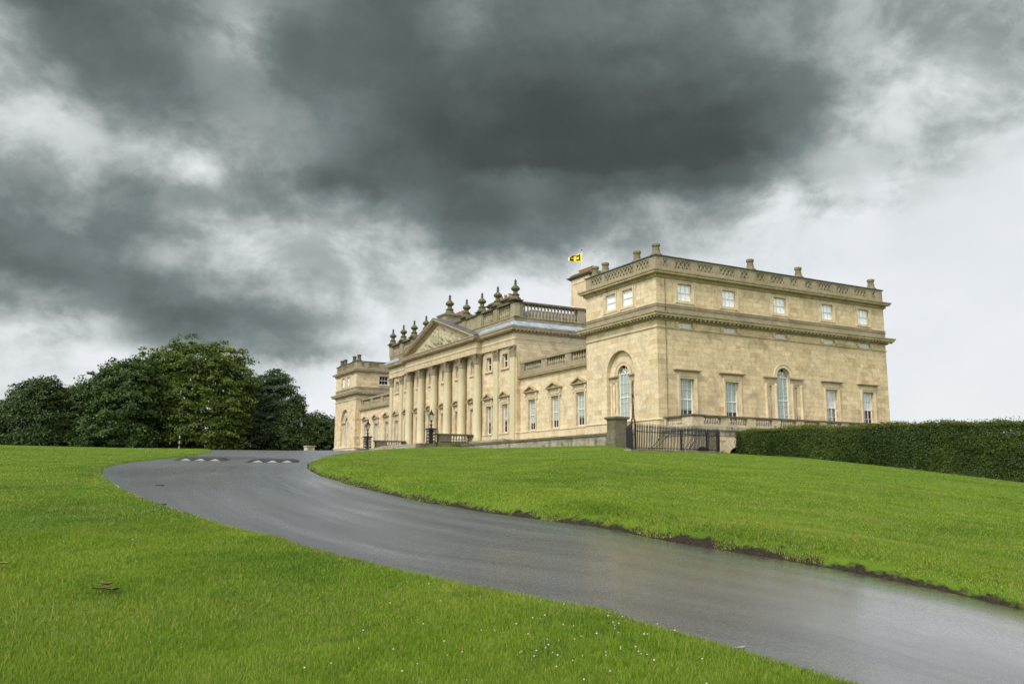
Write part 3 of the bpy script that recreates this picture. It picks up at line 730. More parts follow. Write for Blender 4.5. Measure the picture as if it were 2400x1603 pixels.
# pilasters, columns, capitals
def capital(r, h, flat=False):
    b = MB()
    if not flat: b.lathe([(r*.86, 0), (r*.9, .03), (r*.84, .05), (r*.84, h*.5), (r*1.05, h*.86)], seg=16)
    else: b.box(-r, r, -.16, .0, 0, h*.86)
    def leaf(ang, z0, hh, rad, w, out, fx=None):
        P = []
        for t in (0, .35, .7, .9, 1.0):
            rr = rad + out*(t**3) - (.05 if t == 1.0 else 0); z = z0+hh*t*(1 if t < 1 else .93); ww = w*(1-.35*t) if t < .9 else w*.3
            P.append((rr, ww, z))
        vs = []; fs = []
        for rr, ww, z in P:
            for s_, o_ in ((-1, 0), (0, .035), (1, 0)):
                if fx is None:
                    vs.append(((rr+o_)*math.cos(ang)-s_*ww*math.sin(ang), (rr+o_)*math.sin(ang)+s_*ww*math.cos(ang), z))
                else: vs.append((fx+s_*ww, -(rr+o_), z))
        for i in range(len(P)-1):
            for j in range(2): fs.append((i*3+j, i*3+j+1, i*3+j+4, i*3+j+3))
        b.add(vs, fs)
    if not flat:
        for k in range(8): leaf(2*PI*k/8, .04, h*.40, r*.86, r*.30, r*.24); leaf(2*PI*(k+.5)/8, .04, h*.66, r*.87, r*.28, r*.30)
        for k in range(4):
            a = PI/4+PI/2*k; e = r*1.32
            b.tube([((e+.09*math.cos(t))*math.cos(a), (e+.09*math.cos(t))*math.sin(a), h*.76+.09*math.sin(t)) for t in np.linspace(0, 2*PI, 9)], .045, 5)
            b.tube([(r*.8*math.cos(a), r*.8*math.sin(a), h*.5), (r*1.05*math.cos(a), r*1.05*math.sin(a), h*.74), (e*math.cos(a), e*math.sin(a), h*.86)], .04, 5)
        q = r*1.14; n = []
        for k in range(4):
            for t in (-1, 0, 1):
                a = PI/2*k; x, y = q*(.90 if t == 0 else 1.0), q*t; n.append((x*math.cos(a)-y*math.sin(a), x*math.sin(a)+y*math.cos(a)))
        b.add([(x, y, z) for z in (h*.88, h) for x, y in n], [tuple(range(12))[::-1], tuple(range(12, 24))]+[(i, (i+1) % 12, 12+(i+1) % 12, 12+i) for i in range(12)])
    else:
        for k in range(3): leaf(0, .04, h*.40, .16, r*.30, .12, (k-1)*r*.66)
        for k in range(4): leaf(0, .04, h*.66, .16, r*.26, .16, (k-1.5)*r*.62)
        for s_ in (-1, 1):
            b.tube([(s_*r*1.08+.1*math.cos(t), -.26, h*.76+.1*math.sin(t)) for t in np.linspace(0, 2*PI, 9)], .05, 5)
        b.box(-r*1.22, r*1.22, -.30, 0.0, h*.88, h)
    return b
shaft = MB(); shaft.lathe([(.56, 0), (.56, .14), (.52, .16), (.54, .24), (.50, .30), (.46, .33), (.47, .38), (.44, .42), (.44, 2.6), (.425, 5.2), (.375, 7.62), (.40, 7.66), (.37, 7.72)], seg=28)
cap = capital(.47, 1.13).mesh('capital', M['capital'])
colm = None
for y in cols:
    if colm is None: o = colm = shaft.build('column', M['column'], house, True, (-.01, y, -.62))
    else: o = cp(colm, (-.01, y, -.62))
    c = bpy.data.objects.new('capital', cap); COL.objects.link(c); c.parent = o; c.location = (0, 0, 7.72)
pb = MB(); pb.box(-.42, .42, -.20, 0, .06, 7.72); pb.box(-.48, .48, -.26, 0, -.0, .06); pb.box(-.5, .5, -.27, 0, -.6, 0); pb.box(-.45, .45, -.23, 0, .061, .3)
pcap = capital(.46, 1.13, True).mesh('capital', M['capital'])
pm = None
for y in pil:
    if pm is None: o = pm = pb.build('pilaster', M['column'], house, False, (CX0-.002, y, -.62), FRONT)
    else: o = cp(pm, (CX0-.002, y, -.62), rz=FRONT)
    c = bpy.data.objects.new('capital', pcap); COL.objects.link(c); c.parent = o; c.location = (0, 0, 7.72)
# entablature
ex = .17; pa, pz = cols[0]-.45, cols[5]+.45
epth = [(24, CY1), (ex, CY1), (ex, pz), (EX, pz), (EX, pa), (ex, pa), (ex, CY0), (24, CY0)]
b = MB(); b.sweep([(0, 8.232), (0, 8.42), (.03, 8.425), (.03, 8.62), (.06, 8.625), (.06, 8.74), (.13, 8.80), (.13, 8.84), (.0, 8.85), (0, 9.34)], epth)
b.add([(ex, CY0, 8.232), (CX0+.3, CY0, 8.232), (CX0+.3, CY1, 8.232), (ex, CY1, 8.232)], [(0, 1, 2, 3)]); b.add([(EX, pa, 8.234), (ex+.1, pa, 8.234), (ex+.1, pz, 8.234), (EX, pz, 8.234)], [(0, 1, 2, 3)])
b.build('entablature', M['trim'], house)
b = MB(); b.sweep([(0, 9.34), (.08, 9.38), (.08, 9.50), (.14, 9.52), (.14, 9.64), (.50, 9.64), (.52, 9.66), (.52, 9.76), (.58, 9.82), (.63, 9.90), (.63, 9.95), (.04, 9.99)], epth)
edge_boxes(b, epth, .141, .46, 9.53, 9.639, .16, .40); edge_boxes(b, epth, .081, .125, 9.39, 9.495, .07, .14)
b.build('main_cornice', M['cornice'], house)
for path in ([(24, CY1), (ex, CY1), (ex, pz+.25)], [(ex, pa-.25), (ex, CY0), (24, CY0)]):
    b = MB(); b.sweep([(.64, 9.955), (.66, 9.99), (.60, 10.05), (.10, 10.50), (.02, 10.52)], path); b.build('lead_weathering', M['lead'], house)
# pediment
hw_, za, zp = 10.15, 9.96, 13.27; sl_ = (zp-za)/hw_; x0 = EX-.64
mp = lambda x: Matrix.Translation((x, YC, 0)) @ Matrix.Rotation(FRONT, 4, 'Z')
b = MB(); t1 = .40
b.prism([(-hw_+.9, za+.03), (hw_-.9, za+.03), (0, zp-.42)], mp(EX+.08), .5); b.build('tympanum', M['front'], house)
rk = MB()
for s_ in (-1, 1):
    def P(u, dz): return (s_*u, zp-sl_*u+dz)
    for (xx, dp, a, c) in ((x0, 1.0, -.17, 0.0), (x0+.08, 1.0, -.27, -.173), (EX-.16, .6, -.50, -.273), (EX-.06, .5, -.60, -.503)):
        L_ = [P(0, a), P(0, c), P(hw_ if c == 0 else hw_-.25, c), P(hw_ if c == 0 else hw_-.25, a)]
        rk.prism(L_ if s_ > 0 else L_[::-1], mp(xx), dp)
    n = 24
    for k in range(n):
        u = .35+(hw_-1.4)*k/(n-1); z = zp-sl_*u-.28
        rk.box(-.08, .08, 0, .34, -.11, 0, mp(EX-.5) @ Matrix.Translation((s_*u, 0, z)) @ Matrix.Rotation(math.atan(sl_)*s_, 4, 'Y'))
rk.build('raking_cornice', M['cornice'], house)
g = MB()
for s_ in (-1, 1):
    g.quad((x0-.05, YC, zp+.05), (7.5, YC, zp+.05), (7.5, YC+s_*(hw_+.1), za+.02), (x0-.05, YC+s_*(hw_+.1), za+.02))
    g.quad((x0-.05, YC, zp+.004), (x0-.05, YC, zp+.05), (x0-.05, YC+s_*(hw_+.1), za+.02), (x0-.05, YC+s_*(hw_+.1), za+.004))
g.build('pediment_roof', M['slate'], house)
# carved relief in the tympanum: shield with supporters, swags dying away towards the corners
nu, nz = 150, 46; V = []; F = []; rs = np.random.default_rng(3)
ph_ = rs.uniform(0, 6.28, 40); kk = rs.uniform(2.0, 9.0, (40, 2)); am = rs.normal(0, 1, 40)
U = np.linspace(-6.2, 6.2, nu); T = np.linspace(0, 1, nz); g2 = np.zeros((nu, nz)); ZZ = np.zeros((nu, nz))
for i, u in enumerate(U):
    top = (zp-.66-sl_*abs(u)) - (za+.05); hh = max(.05, top*(.93 if abs(u) < 1.7 else .80 if abs(u) < 3.6 else .62)); ZZ[i] = za+.06+hh*T
    for j in range(nz):
        z = ZZ[i, j]; e = math.sin(PI*min(1, T[j]*1.02))**.35
        leaf_ = sum(am[k]*math.sin(kk[k, 0]*u+kk[k, 1]*z*1.6+ph_[k]+1.5*math.sin(2.3*z+u)) for k in range(40))/6.3
        v = .5+.5*math.tanh(1.4*leaf_)
        sh = 1.0 if abs(u) < .62*(1-.55*max(0, (za+1.0-z))) and za+.45 < z < za+1.75 else 0.0
        hd = 1.0 if (abs(abs(u)-1.12) < .34) else 0.0
        amp = .30 if abs(u) < 4 else .18
        g2[i, j] = max(.0, e)*(amp*v*(1-sh)+.34*sh+.2*hd*v)*(1 if abs(u) < 5.6 else max(0, (6.2-abs(u))/.6))
for i in range(nu):
    for j in range(nz): V.append((EX+.08-.006-g2[i, j], YC-U[i], ZZ[i, j]))
for i in range(nu-1):
    for j in range(nz-1): F.append((i*nz+j, (i+1)*nz+j, (i+1)*nz+j+1, i*nz+j+1))
rb = MB(); rb.add(V, F); ro = rb.build('carved_relief', M['relief'], house)
# parapet of the central block
yo = [5.43, 9.05, 12.5, 16.1]; ppx0, ppx1 = .18, .66
r = MB(); bal_bays = []
r.sweep([(0, 9.99), (0, 10.90), (.06, 10.93), (.06, 11.0), (-.5, 11.0)], [(24, CY1), (ppx0, CY1), (ppx0, CY0+.18), (24, CY0+.18)])
for s_ in (-1, 1):
    ys = [YC+s_*o for o in yo]
    for k, y in enumerate(ys): r.box(ppx0-.05, ppx1+.03, y-.42, y+.42, 11.0, 12.24)
    a, c = ys[0], ys[1]; r.box(ppx0+.03, ppx1-.03, min(a, c)+.42, max(a, c)-.42, 11.0, 12.24)
    for k in (1, 2):
        a, c = sorted((ys[k], ys[k+1])); bal_bays.append((a+.42, c-.42))
        for e in (a+.42, c-.58): r.box(ppx0+.04, ppx1-.04, e, e+.16, 11.0, 12.24)
r.box(.99, 1.25, CY0+.2, CY0+.6, 11.0, 12.24); r.box(ppx0+.55, 1.24, CY0+.14, CY0+.64, 11.0, 12.235)
r.box(7.45, 8.3, CY0+.14, CY0+.64, 11.0, 12.24); r.box(15, 15.9, CY0+.14, CY0+.64, 11.0, 12.24); 
r.box(ppx0+.02, 3.4, YC-5.0, YC+5.0, 10.0, 12.3)
bal = r.build('balustrade', M['parapet'], house)
rl = MB(); rl.sweep([(.0, 12.24), (.12, 12.28), (.14, 12.40), (.10, 12.50), (-.66, 12.52), (-.68, 12.24)], [(24, CY1), (ppx0, CY1), (ppx0, CY0+.18), (24, CY0+.18)])
rl.build('rail', M['darkrail'], bal)
bmh = baluster_mesh(1.24, .15).mesh('baluster', M['roofbal'], True)
def bl(x, y):
    o = bpy.data.objects.new('baluster', bmh); COL.objects.link(o); o.parent = bal; o.location = (x, y, 11.0)
for a, c in bal_bays:
    for k in range(6): bl(.42, a+.16+(c-a-.32)*(k+.5)/6)
for k in range(16): bl(1.3+6.1*(k+.5)/16, CY0+.4)
# urns
um = MB(); um.lathe([(.55, 0), (.56, .10), (.44, .24), (.34, .40), (.31, .46), (.40, .49), (.40, .55), (.26, .62), (.21, .80), (.20, .88), (.30, .93), (.42, 1.05), (.44, 1.13), (.37, 1.26), (.22, 1.40), (.13, 1.48), (.10, 1.58), (.15, 1.62), (.15, 1.67), (.07, 1.71), (.10, 1.78), (.135, 1.86), (.10, 1.96), (.02, 2.08)], seg=16)
um.box(-.6, .6, -.6, .6, -.06, .0)
u0 = None
for s_ in (-1, 1):
    for o_ in yo:
        if u0 is None: u0 = um.build('urn', M['urn'], house, True, (.44, YC+s_*o_, 12.57))
        else: cp(u0, (.44, YC+s_*o_, 12.57))
pk = MB(); pk.box(-.95, .95, -.95, .95, 12.3, 13.55); pk.box(-1.05, 1.05, -1.05, 1.05, 13.55, 13.68); pk.box(-1.15, 1.15, -1.15, 1.15, 13.683, 13.80)
pko = pk.build('urn_pedestal', M['parapet'], house, False, (.95, YC, 0))
c = cp(u0, (.95, YC, 13.86)); c.scale = (1.12, 1.12, 1.12)
# roofs and chimneys behind the parapet
rf = MB(); a0, a1, b0, b1 = 2.2, 22, CY0+2.0, CY1-2.0
rf.add([(a0-1.2, b0-1.2, 10.9), (a1, b0-1.2, 10.9), (a1, b1+1.2, 10.9), (a0-1.2, b1+1.2, 10.9), (a0+1.5, b0+.9, 12.42), (a1, b0+.9, 12.42), (a1, b1-3.2, 12.42), (a0+1.5, b1-3.2, 12.42)],
       [(0, 1, 5, 4), (1, 2, 6, 5), (2, 3, 7, 6), (3, 0, 4, 7), (4, 5, 6, 7)]); rf.build('slate_roof', M['slate'], house)
def chimney(x0, x1, y0, y1, z0, z1, npots, m='parapet', along='y', top='mossy', panel=False):
    b = MB(); b.box(x0, x1, y0, y1, z0, z1)
    if panel:
        b.box(x0-.05, x0-.003, y0+.0, y0+.28, z0, z1); b.box(x0-.05, x0-.003, y1-.28, y1, z0, z1); b.box(x0-.05, x0-.003, y0+.28, y1-.28, z1-.5, z1); b.box(x0-.05, x0-.003, y0+.28, y1-.28, z0, z0+1.9)
    o = b.build('chimney', M[m], house)
    c = MB(); e = rect(x0, x1, y0, y1); c.sweep([(0, z1-.02), (.12, z1+.02), (.2, z1+.12), (.34, z1+.18), (.36, z1+.28), (.15, z1+.34), (.05, z1+.52), (-.1, z1+.62)], e, True)
    c.add([(x0+.1, y0+.1, z1+.62), (x1-.1, y0+.1, z1+.62), (x1-.1, y1-.1, z1+.62), (x0+.1, y1-.1, z1+.62)], [(0, 1, 2, 3)]); c.build('chimney_cornice', M[top], o)
    pm_ = MB(); pm_.lathe([(.19, 0), (.17, .1), (.16, .42), (.19, .45), (.19, .52), (.13, .53)], seg=10); pm_ = pm_.mesh('pot', M['terracotta'], True)
    for k in range(npots):
        q = bpy.data.objects.new('pot', pm_); COL.objects.link(q); q.parent = o; t = (k+.5)/npots; q.location = ((x0+x1)/2, y0+.3+(y1-y0-.6)*t, z1+.6)
    return o
big = chimney(9.0, 10.6, 21.95, 25.3, 11.0, 16.1, 6, 'trim', panel=True)
fl = MB(); fl.box(8.72, 8.9, 24.55, 24.85, 12.95, 13.3); fl.box(8.83, 8.96, 24.68, 24.72, 12.6, 13.1); q = fl.build('floodlight', M['white'], big)
chimney(5.0, 6.3, 31.7, 36.2, 11.0, 14.65, 4); chimney(5.0, 6.3, 43.2, 47.0, 11.0, 14.75, 5); chimney(4.2, 5.4, 55.2, 56.6, 10, 11.3, 2)

# ------------------------------------------------------------------ terrain: a lawn rising to the house, crossed by a curving drive
FXY = np.array([math.sin(YAW), math.cos(YAW)])
def dl(x, y):
    a = x-CAM.x; b = y-CAM.y
    return a*FXY[0]+b*FXY[1], a*FXY[1]-b*FXY[0]
def to_xy(d, l): return CAM.x+FXY[0]*d+FXY[1]*l, CAM.y+FXY[1]*d-FXY[0]*l
TH = np.array([-1.4, -.9, -.59, -.346, -.247, -.114, 0, .108, .138, .237, .328, .46, .593, .9, 1.4])
TA = np.array([.037, .037, .0366, .0319, .0313, .0324, .0351, .0382, .0346, .0306, .0269, .0167, .0052, -.015, -.025])
def vnoise(x, y, f, seed=0):
    x = np.asarray(x)*f; y = np.asarray(y)*f; xi = np.floor(x).astype(np.int64); yi = np.floor(y).astype(np.int64); tx = x-xi; ty = y-yi
    tx = tx*tx*(3-2*tx); ty = ty*ty*(3-2*ty)
    def hsh(i, j):
        n = (i*374761393+j*668265263+seed*974711) & 0xffffffff; n = ((n ^ (n >> 13))*1274126177) & 0xffffffff
        return ((n ^ (n >> 16)) & 0xffff)/65535.0
    return (hsh(xi, yi)*(1-tx)+hsh(xi+1, yi)*tx)*(1-ty)+(hsh(xi, yi+1)*(1-tx)+hsh(xi+1, yi+1)*tx)*ty
def height(x, y, bumps=True):
    x = np.asarray(x, float); y = np.asarray(y, float); d, l = dl(x, y)
    th = l/np.maximum(np.abs(d), 6.0); a = np.interp(th, TH, TA)
    t = d/62.0
    s = np.where(t < 0, t*1.2, t*(1+.40*(1-np.clip(t, 0, 1))))
    near = -5.87+(a*62+1.6)*np.minimum(s, 1)
    far = -4.27+a*(62+(np.clip(d, 62, 130)-62)*.97)
    z = np.where(d < 62, near, far)
    z = np.where(d > 150, z-(d-150)*.012, z)
    z = np.maximum(z, -9)
    if bumps: z = z+(vnoise(x, y, .12, 1)-.5)*.03*np.clip(1.6-np.abs(d)/60, 0, 1)
    return z
LE = [(-26, -80), (-30.2, -64), (-32.8, -54), (-33.9, -48.5), (-34.47, -44.97), (-34.68, -43.92), (-35.04, -42.79), (-35.43, -41.13), (-35.78, -39.63), (-36.03, -38.02), (-36.36, -36.54), (-36.67, -34.45), (-36.99, -32.18),
      (-37.21, -28.53), (-37.24, -25.09), (-37.14, -22.72), (-36.91, -20.81), (-36.13, -17.78), (-34.66, -14.0), (-32.57, -8.4), (-29.8, 3.0), (-28.4, 16), (-27.5, 40), (-27, 70), (-24, 95)]
RE = [(-21.5, -80), (-26.2, -64), (-28.6, -54), (-29.6, -47.5), (-30.39, -43.64), (-31.11, -42.0), (-31.83, -40.4), (-32.35, -38.6), (-32.6, -36.52), (-32.71, -33.99), (-32.63, -31.45), (-32.38, -28.25), (-31.91, -24.75), (-31.2, -21.45),
      (-29.93, -17.55), (-27.89, -13.29), (-25.11, -8.46), (-22.13, -4.04), (-18.0, 1.5), (-14.0, 8.0), (-11.0, 15.8), (-8.4, 23), (-6.8, 27.5), (-2.2, 28.3)]
def smooth_poly(P, step):
    P = np.array(P, float); n = len(P); out = []
    for i in range(n-1):
        p0 = P[max(i-1, 0)]; p1 = P[i]; p2 = P[i+1]; p3 = P[min(i+2, n-1)]
        k = max(1, int(math.ceil(np.linalg.norm(p2-p1)/step)))
        for j in range(k):
            t = j/k; out.append(.5*((2*p1)+(-p0+p2)*t+(2*p0-5*p1+4*p2-p3)*t*t+(-p0+3*p1-3*p2+p3)*t**3))
    out.append(P[-1]); return np.array(out)
LEs = smooth_poly(LE, .6); REs = smooth_poly(RE, .6)
# ragged turf edges
for Q, amp in ((LEs, .025), (REs, .04)):
    T = np.gradient(Q, axis=0); T /= np.linalg.norm(T, axis=1)[:, None]+1e-9; N_ = np.stack([T[:, 1], -T[:, 0]], 1)
    k = np.arange(len(Q)); Q += N_*(amp*2*(vnoise(k*.6, k*0+3, 1.0, 5)-.5))[:, None]
FAR = np.array([(-24, 95), (-16, 112), (6, 116), (60, 116), (60, 28.3), (-2.2, 28.3)], float)
ROADP = np.concatenate([LEs, smooth_poly(FAR[1:], 4.0)[:-1] if False else FAR[1:-1], REs[::-1]])
def in_poly(px, py, P):
    c = np.zeros(len(px), bool); n = len(P); j = n-1
    for i in range(n):
        xi, yi = P[i]; xj, yj = P[j]
        k = ((yi > py) != (yj > py)); 
        if k.any(): c ^= k & (px < (xj-xi)*(py-yi)/((yj-yi) if yj != yi else 1e-12)+xi)
        j = i
    return c
def dist_line(px, py, Q):
    best = np.full(len(px), 1e9); 
    for i in range(len(Q)-1):
        a = Q[i]; b = Q[i+1]; ab = b-a; L2 = ab@ab
        m = (np.abs(px-a[0]) < 6) & (np.abs(py-a[1]) < 6)
        if not m.any(): continue
        t = np.clip(((px[m]-a[0])*ab[0]+(py[m]-a[1])*ab[1])/max(L2, 1e-12), 0, 1)
        dd = np.hypot(px[m]-a[0]-t*ab[0], py[m]-a[1]-t*ab[1]); best[m] = np.minimum(best[m], dd)
    return best
def bank(dr, dl_):
    """turf stands above the drive: a cut bank on the right, a low lip on the left"""
    r = np.interp(dr, [0, .12, .34, .6, 1.3, 4.0], [-.06, .02, .15, .19, .18, .0]); l = np.interp(dl_, [0, .08, .4, 2.0], [-.06, .045, .06, 0.0])
    return np.where(dr < dl_, r, l)
# vertices: both edges, lines beside them, and a polar net round the camera
pts = [tuple(p) for p in ROADP]; nb = len(pts); edges = [(i, (i+1) % nb) for i in range(nb)]
extra = []
for Q, sgn, offs in ((LEs, -1, (.1, .4, 1.0)), (REs, 1, (.10, .28, .6, 1.3, 2.4))):
    T = np.gradient(Q, axis=0); T /= np.linalg.norm(T, axis=1)[:, None]+1e-9; N_ = np.stack([T[:, 1], -T[:, 0]], 1)
    for o in offs: extra.append(Q+N_*o*sgn)
ang = np.concatenate([np.arange(-48, 48.01, .8), np.arange(54, 312, 6)])
rad = [2.5]
while rad[-1] < 2600: rad.append(rad[-1]*(1.028 if rad[-1] < 160 else 1.25))
A, Rr = np.meshgrid(np.radians(ang)+YAW, np.array(rad)); 
A = A+rng.uniform(-.004, .004, A.shape)
extra.append(np.stack([CAM.x+np.sin(A).ravel()*Rr.ravel(), CAM.y+np.cos(A).ravel()*Rr.ravel()], 1)); extra.append(np.array([[CAM.x, CAM.y]]))
E_ = np.concatenate(extra); 
dd = np.minimum(dist_line(E_[:, 0], E_[:, 1], REs), dist_line(E_[:, 0], E_[:, 1], LEs)); E_ = E_[dd > .06]
pts += [tuple(p) for p in E_]
cv, ce, cf, _, _, _ = delaunay_2d_cdt([Vector(p) for p in pts], edges, [], 0, 1e-4)
CV = np.array([(v.x, v.y) for v in cv]); CF = np.array([f for f in cf if len(f) == 3], np.int32)
cen = CV[CF].mean(1); isroad = in_poly(cen[:, 0], cen[:, 1], ROADP)
a_ = CV[CF[:, 1]]-CV[CF[:, 0]]; b_ = CV[CF[:, 2]]-CV[CF[:, 0]]; flip = (a_[:, 0]*b_[:, 1]-a_[:, 1]*b_[:, 0]) < 0
CF[flip] = CF[flip][:, ::-1]
dR = dist_line(CV[:, 0], CV[:, 1], REs); dL = dist_line(CV[:, 0], CV[:, 1], LEs); Hz = height(CV[:, 0], CV[:, 1])
def region(name, F, z, m, attrs):
    u_, inv = np.unique(F.ravel(), return_inverse=True); V = np.column_stack([CV[u_], z[u_]])
    return np_mesh(name, V, inv.reshape(-1, 3), m, [(n, 'POINT', a[u_]) for n, a in attrs], True)

# ---- grass and asphalt materials
def lawn_mat():
    m, t, b, o = mat('lawn_turf'); P = t.n.new('ShaderNodeNewGeometry').outputs['Position']
    n1 = t.noise(P, .55, 6, .6, .3); n2 = t.noise(P, 6.0, 6, .7); n3 = t.noise(P, 42.0, 3, .7)
    c = t.ramp(n1, [(.30, (0.064, 0.121, 0.005)), (.5, (0.095, 0.164, 0.009)), (.70, (0.136, 0.192, 0.017))])
    c = t.mix(t.rng(n2, .35, .7, 0, .55), c, (0.043, 0.091, 0.008)); c = t.mix(t.rng(n3, .5, .75, 0, .45), c, (0.101, 0.127, 0.029))
    e = t.add('ShaderNodeAttribute'); e.attribute_name = 'bank'; eb = e.outputs['Fac']
    ne = t.noise(P, 5.0, 6, .7)
    k = t.math('SUBTRACT', t.math('ADD', t.math('ADD', -.22, t.math('MULTIPLY', ne, .50)), t.math('MULTIPLY', t.noise(P, .45, 3), .28)), eb)
    soil = t.ramp(t.noise(P, 22.0, 5, .7), [(.3, (0.009, 0.006, 0.004)), (.6, (0.034, 0.025, 0.016)), (.8, (0.064, 0.046, 0.025))])
    c = t.mix(t.rng(k, -.03, .05), c, soil)
    t.l.new(c, b.inputs['Base Color']); b.inputs['Roughness'].default_value = .9; b.inputs['Specular IOR Level'].default_value = .15
    bp = t.add('ShaderNodeBump', {'Strength': .9, 'Distance': .03, 'Height': t.noise(P, 55.0, 3, .7)}); t.l.new(bp.outputs[0], b.inputs['Normal'])
    return m
def road_mat():
    m, t, b, o = mat('wet_asphalt'); P = t.n.new('ShaderNodeNewGeometry').outputs['Position']
    ed = t.add('ShaderNodeAttribute'); ed.attribute_name = 'along'; ac = t.add('ShaderNodeAttribute'); ac.attribute_name = 'across'
    st = t.comb(t.math('MULTIPLY', ed.outputs['Fac'], .10), t.math('MULTIPLY', ac.outputs['Fac'], 1.9), 0.0)
    trk = t.noise(st, 1.0, 6, .62, .35); pat = t.noise(P, .35, 6, .6, .6); fine = t.noise(P, 34.0, 5, .85); grit = t.noise(P, 9.0, 6, .75)
    c = t.mix(t.rng(trk, .35, .66), (.046, .048, .049), (.106, .110, .114))
    c = t.mix(t.rng(pat, .42, .68, 0, .6), c, (.082, .080, .074)); c = t.mix(t.rng(fine, .52, .72, 0, .85), c, (.180, .180, .176)); c = t.mix(t.rng(fine, .46, .28, 0, .75), c, (.012, .012, .012))
    edge = t.rng(ac.outputs['Fac'], 0.0, .35, 1, 0); c = t.mix(t.math('MULTIPLY', edge, t.rng(grit, .4, .6)), c, (.030, .026, .018))
    # tar seam along the drive, repair joint across it
    seam = t.math('ABSOLUTE', t.math('SUBTRACT', t.math('ADD', ac.outputs['Fac'], t.math('MULTIPLY', t.noise(P, 2.5, 6, .7), .22)), 1.85))
    c = t.mix(t.math('MULTIPLY', t.rng(seam, .0, .03, .6, 0), t.rng(pat, .45, .55)), c, (.022, .022, .022))
    t.l.new(c, b.inputs['Base Color'])
    wet = t.math('MULTIPLY', t.rng(trk, .30, .70), t.rng(t.noise(P, .22, 4, .5), .30, .62))
    film = t.vmath('LENGTH', t.vmath('MULTIPLY', t.vmath('SUBTRACT', P, (-30.7, -43.0, 0)).outputs[0], (1, .8, 0)).outputs[0]).outputs['Value']
    film = t.math('ADD', film, t.math('MULTIPLY', t.math('SUBTRACT', t.noise(P, .9, 6, .7), .5), 3.5))
    film = t.math('MULTIPLY', t.rng(film, 3.6, 1.2, 0, 1, True), t.rng(fine, .62, .40, .15, 1))
    t.l.new(film, b.inputs['Coat Weight']); b.inputs['Coat Roughness'].default_value = .14; b.inputs['Coat IOR'].default_value = 1.6
    r = t.math('SUBTRACT', .34, t.math('MULTIPLY', wet, .16)); r = t.math('ADD', r, t.math('MULTIPLY', t.math('SUBTRACT', fine, .5), .34))
    for (px_, py_, rad_, k_) in ((-30.9, -43.4, 5.2, .26), (-32.4, -41.8, 4.0, .08), (-35.0, -24.0, 7.0, .07), (-32.5, -12.5, 6.0, .06)):   # standing damp
        dv_ = t.vmath('LENGTH', t.vmath('MULTIPLY', t.vmath('SUBTRACT', P, (px_, py_, 0)).outputs[0], (1, 1, 0)).outputs[0]).outputs['Value']
        dv_ = t.math('ADD', dv_, t.math('MULTIPLY', t.math('SUBTRACT', t.noise(P, .8, 5, .65), .5), 4.0))
        r = t.math('SUBTRACT', r, t.math('MULTIPLY', t.rng(dv_, rad_, rad_*.35, 0, 1, True), k_))
    r = t.math('MAXIMUM', r, .10)
    t.l.new(r, b.inputs['Roughness']); b.inputs['Specular IOR Level'].default_value = .95
    h = t.math('ADD', t.math('MULTIPLY', fine, .5), t.math('MULTIPLY', grit, .4))
    bp = t.add('ShaderNodeBump', {'Strength': .26, 'Distance': .01, 'Height': h}); t.l.new(bp.outputs[0], b.inputs['Normal'])
    return m
M['lawn'] = lawn_mat(); M['road'] = road_mat()
LF = CF[~isroad]; RF = CF[isroad]
zl = Hz+bank(dR, dL)
lawn = region('lawn', LF, zl, M['lawn'], [('bank', np.where(dR < dL, dR, np.minimum(dL, 9)*1.0+.25))]); tag(lawn, 'mown green lawn rising to the mansion on both sides of the drive', 'lawn', kind='structure')
# distance along the drive for the tyre polish
seg = np.concatenate([[0], np.cumsum(np.linalg.norm(np.diff(REs, axis=0), axis=1))])
def along(px, py):
    best = np.full(len(px), 1e9); al = np.zeros(len(px))
    for i in range(0, len(REs), 2):
        d2 = np.hypot(px-REs[i, 0], py-REs[i, 1]); m = d2 < best; best[m] = d2[m]; al[m] = seg[i]
    return al, best
al, ac = along(CV[:, 0], CV[:, 1])
dmin = np.where(np.minimum(dR, dL) > 50, ac, np.minimum(dR, ac))
road = region('road', RF, Hz-.004, M['road'], [('along', al), ('across', np.minimum(dmin, 30))]); tag(road, 'grey wet asphalt drive curving up to the forecourt', 'road', kind='structure')

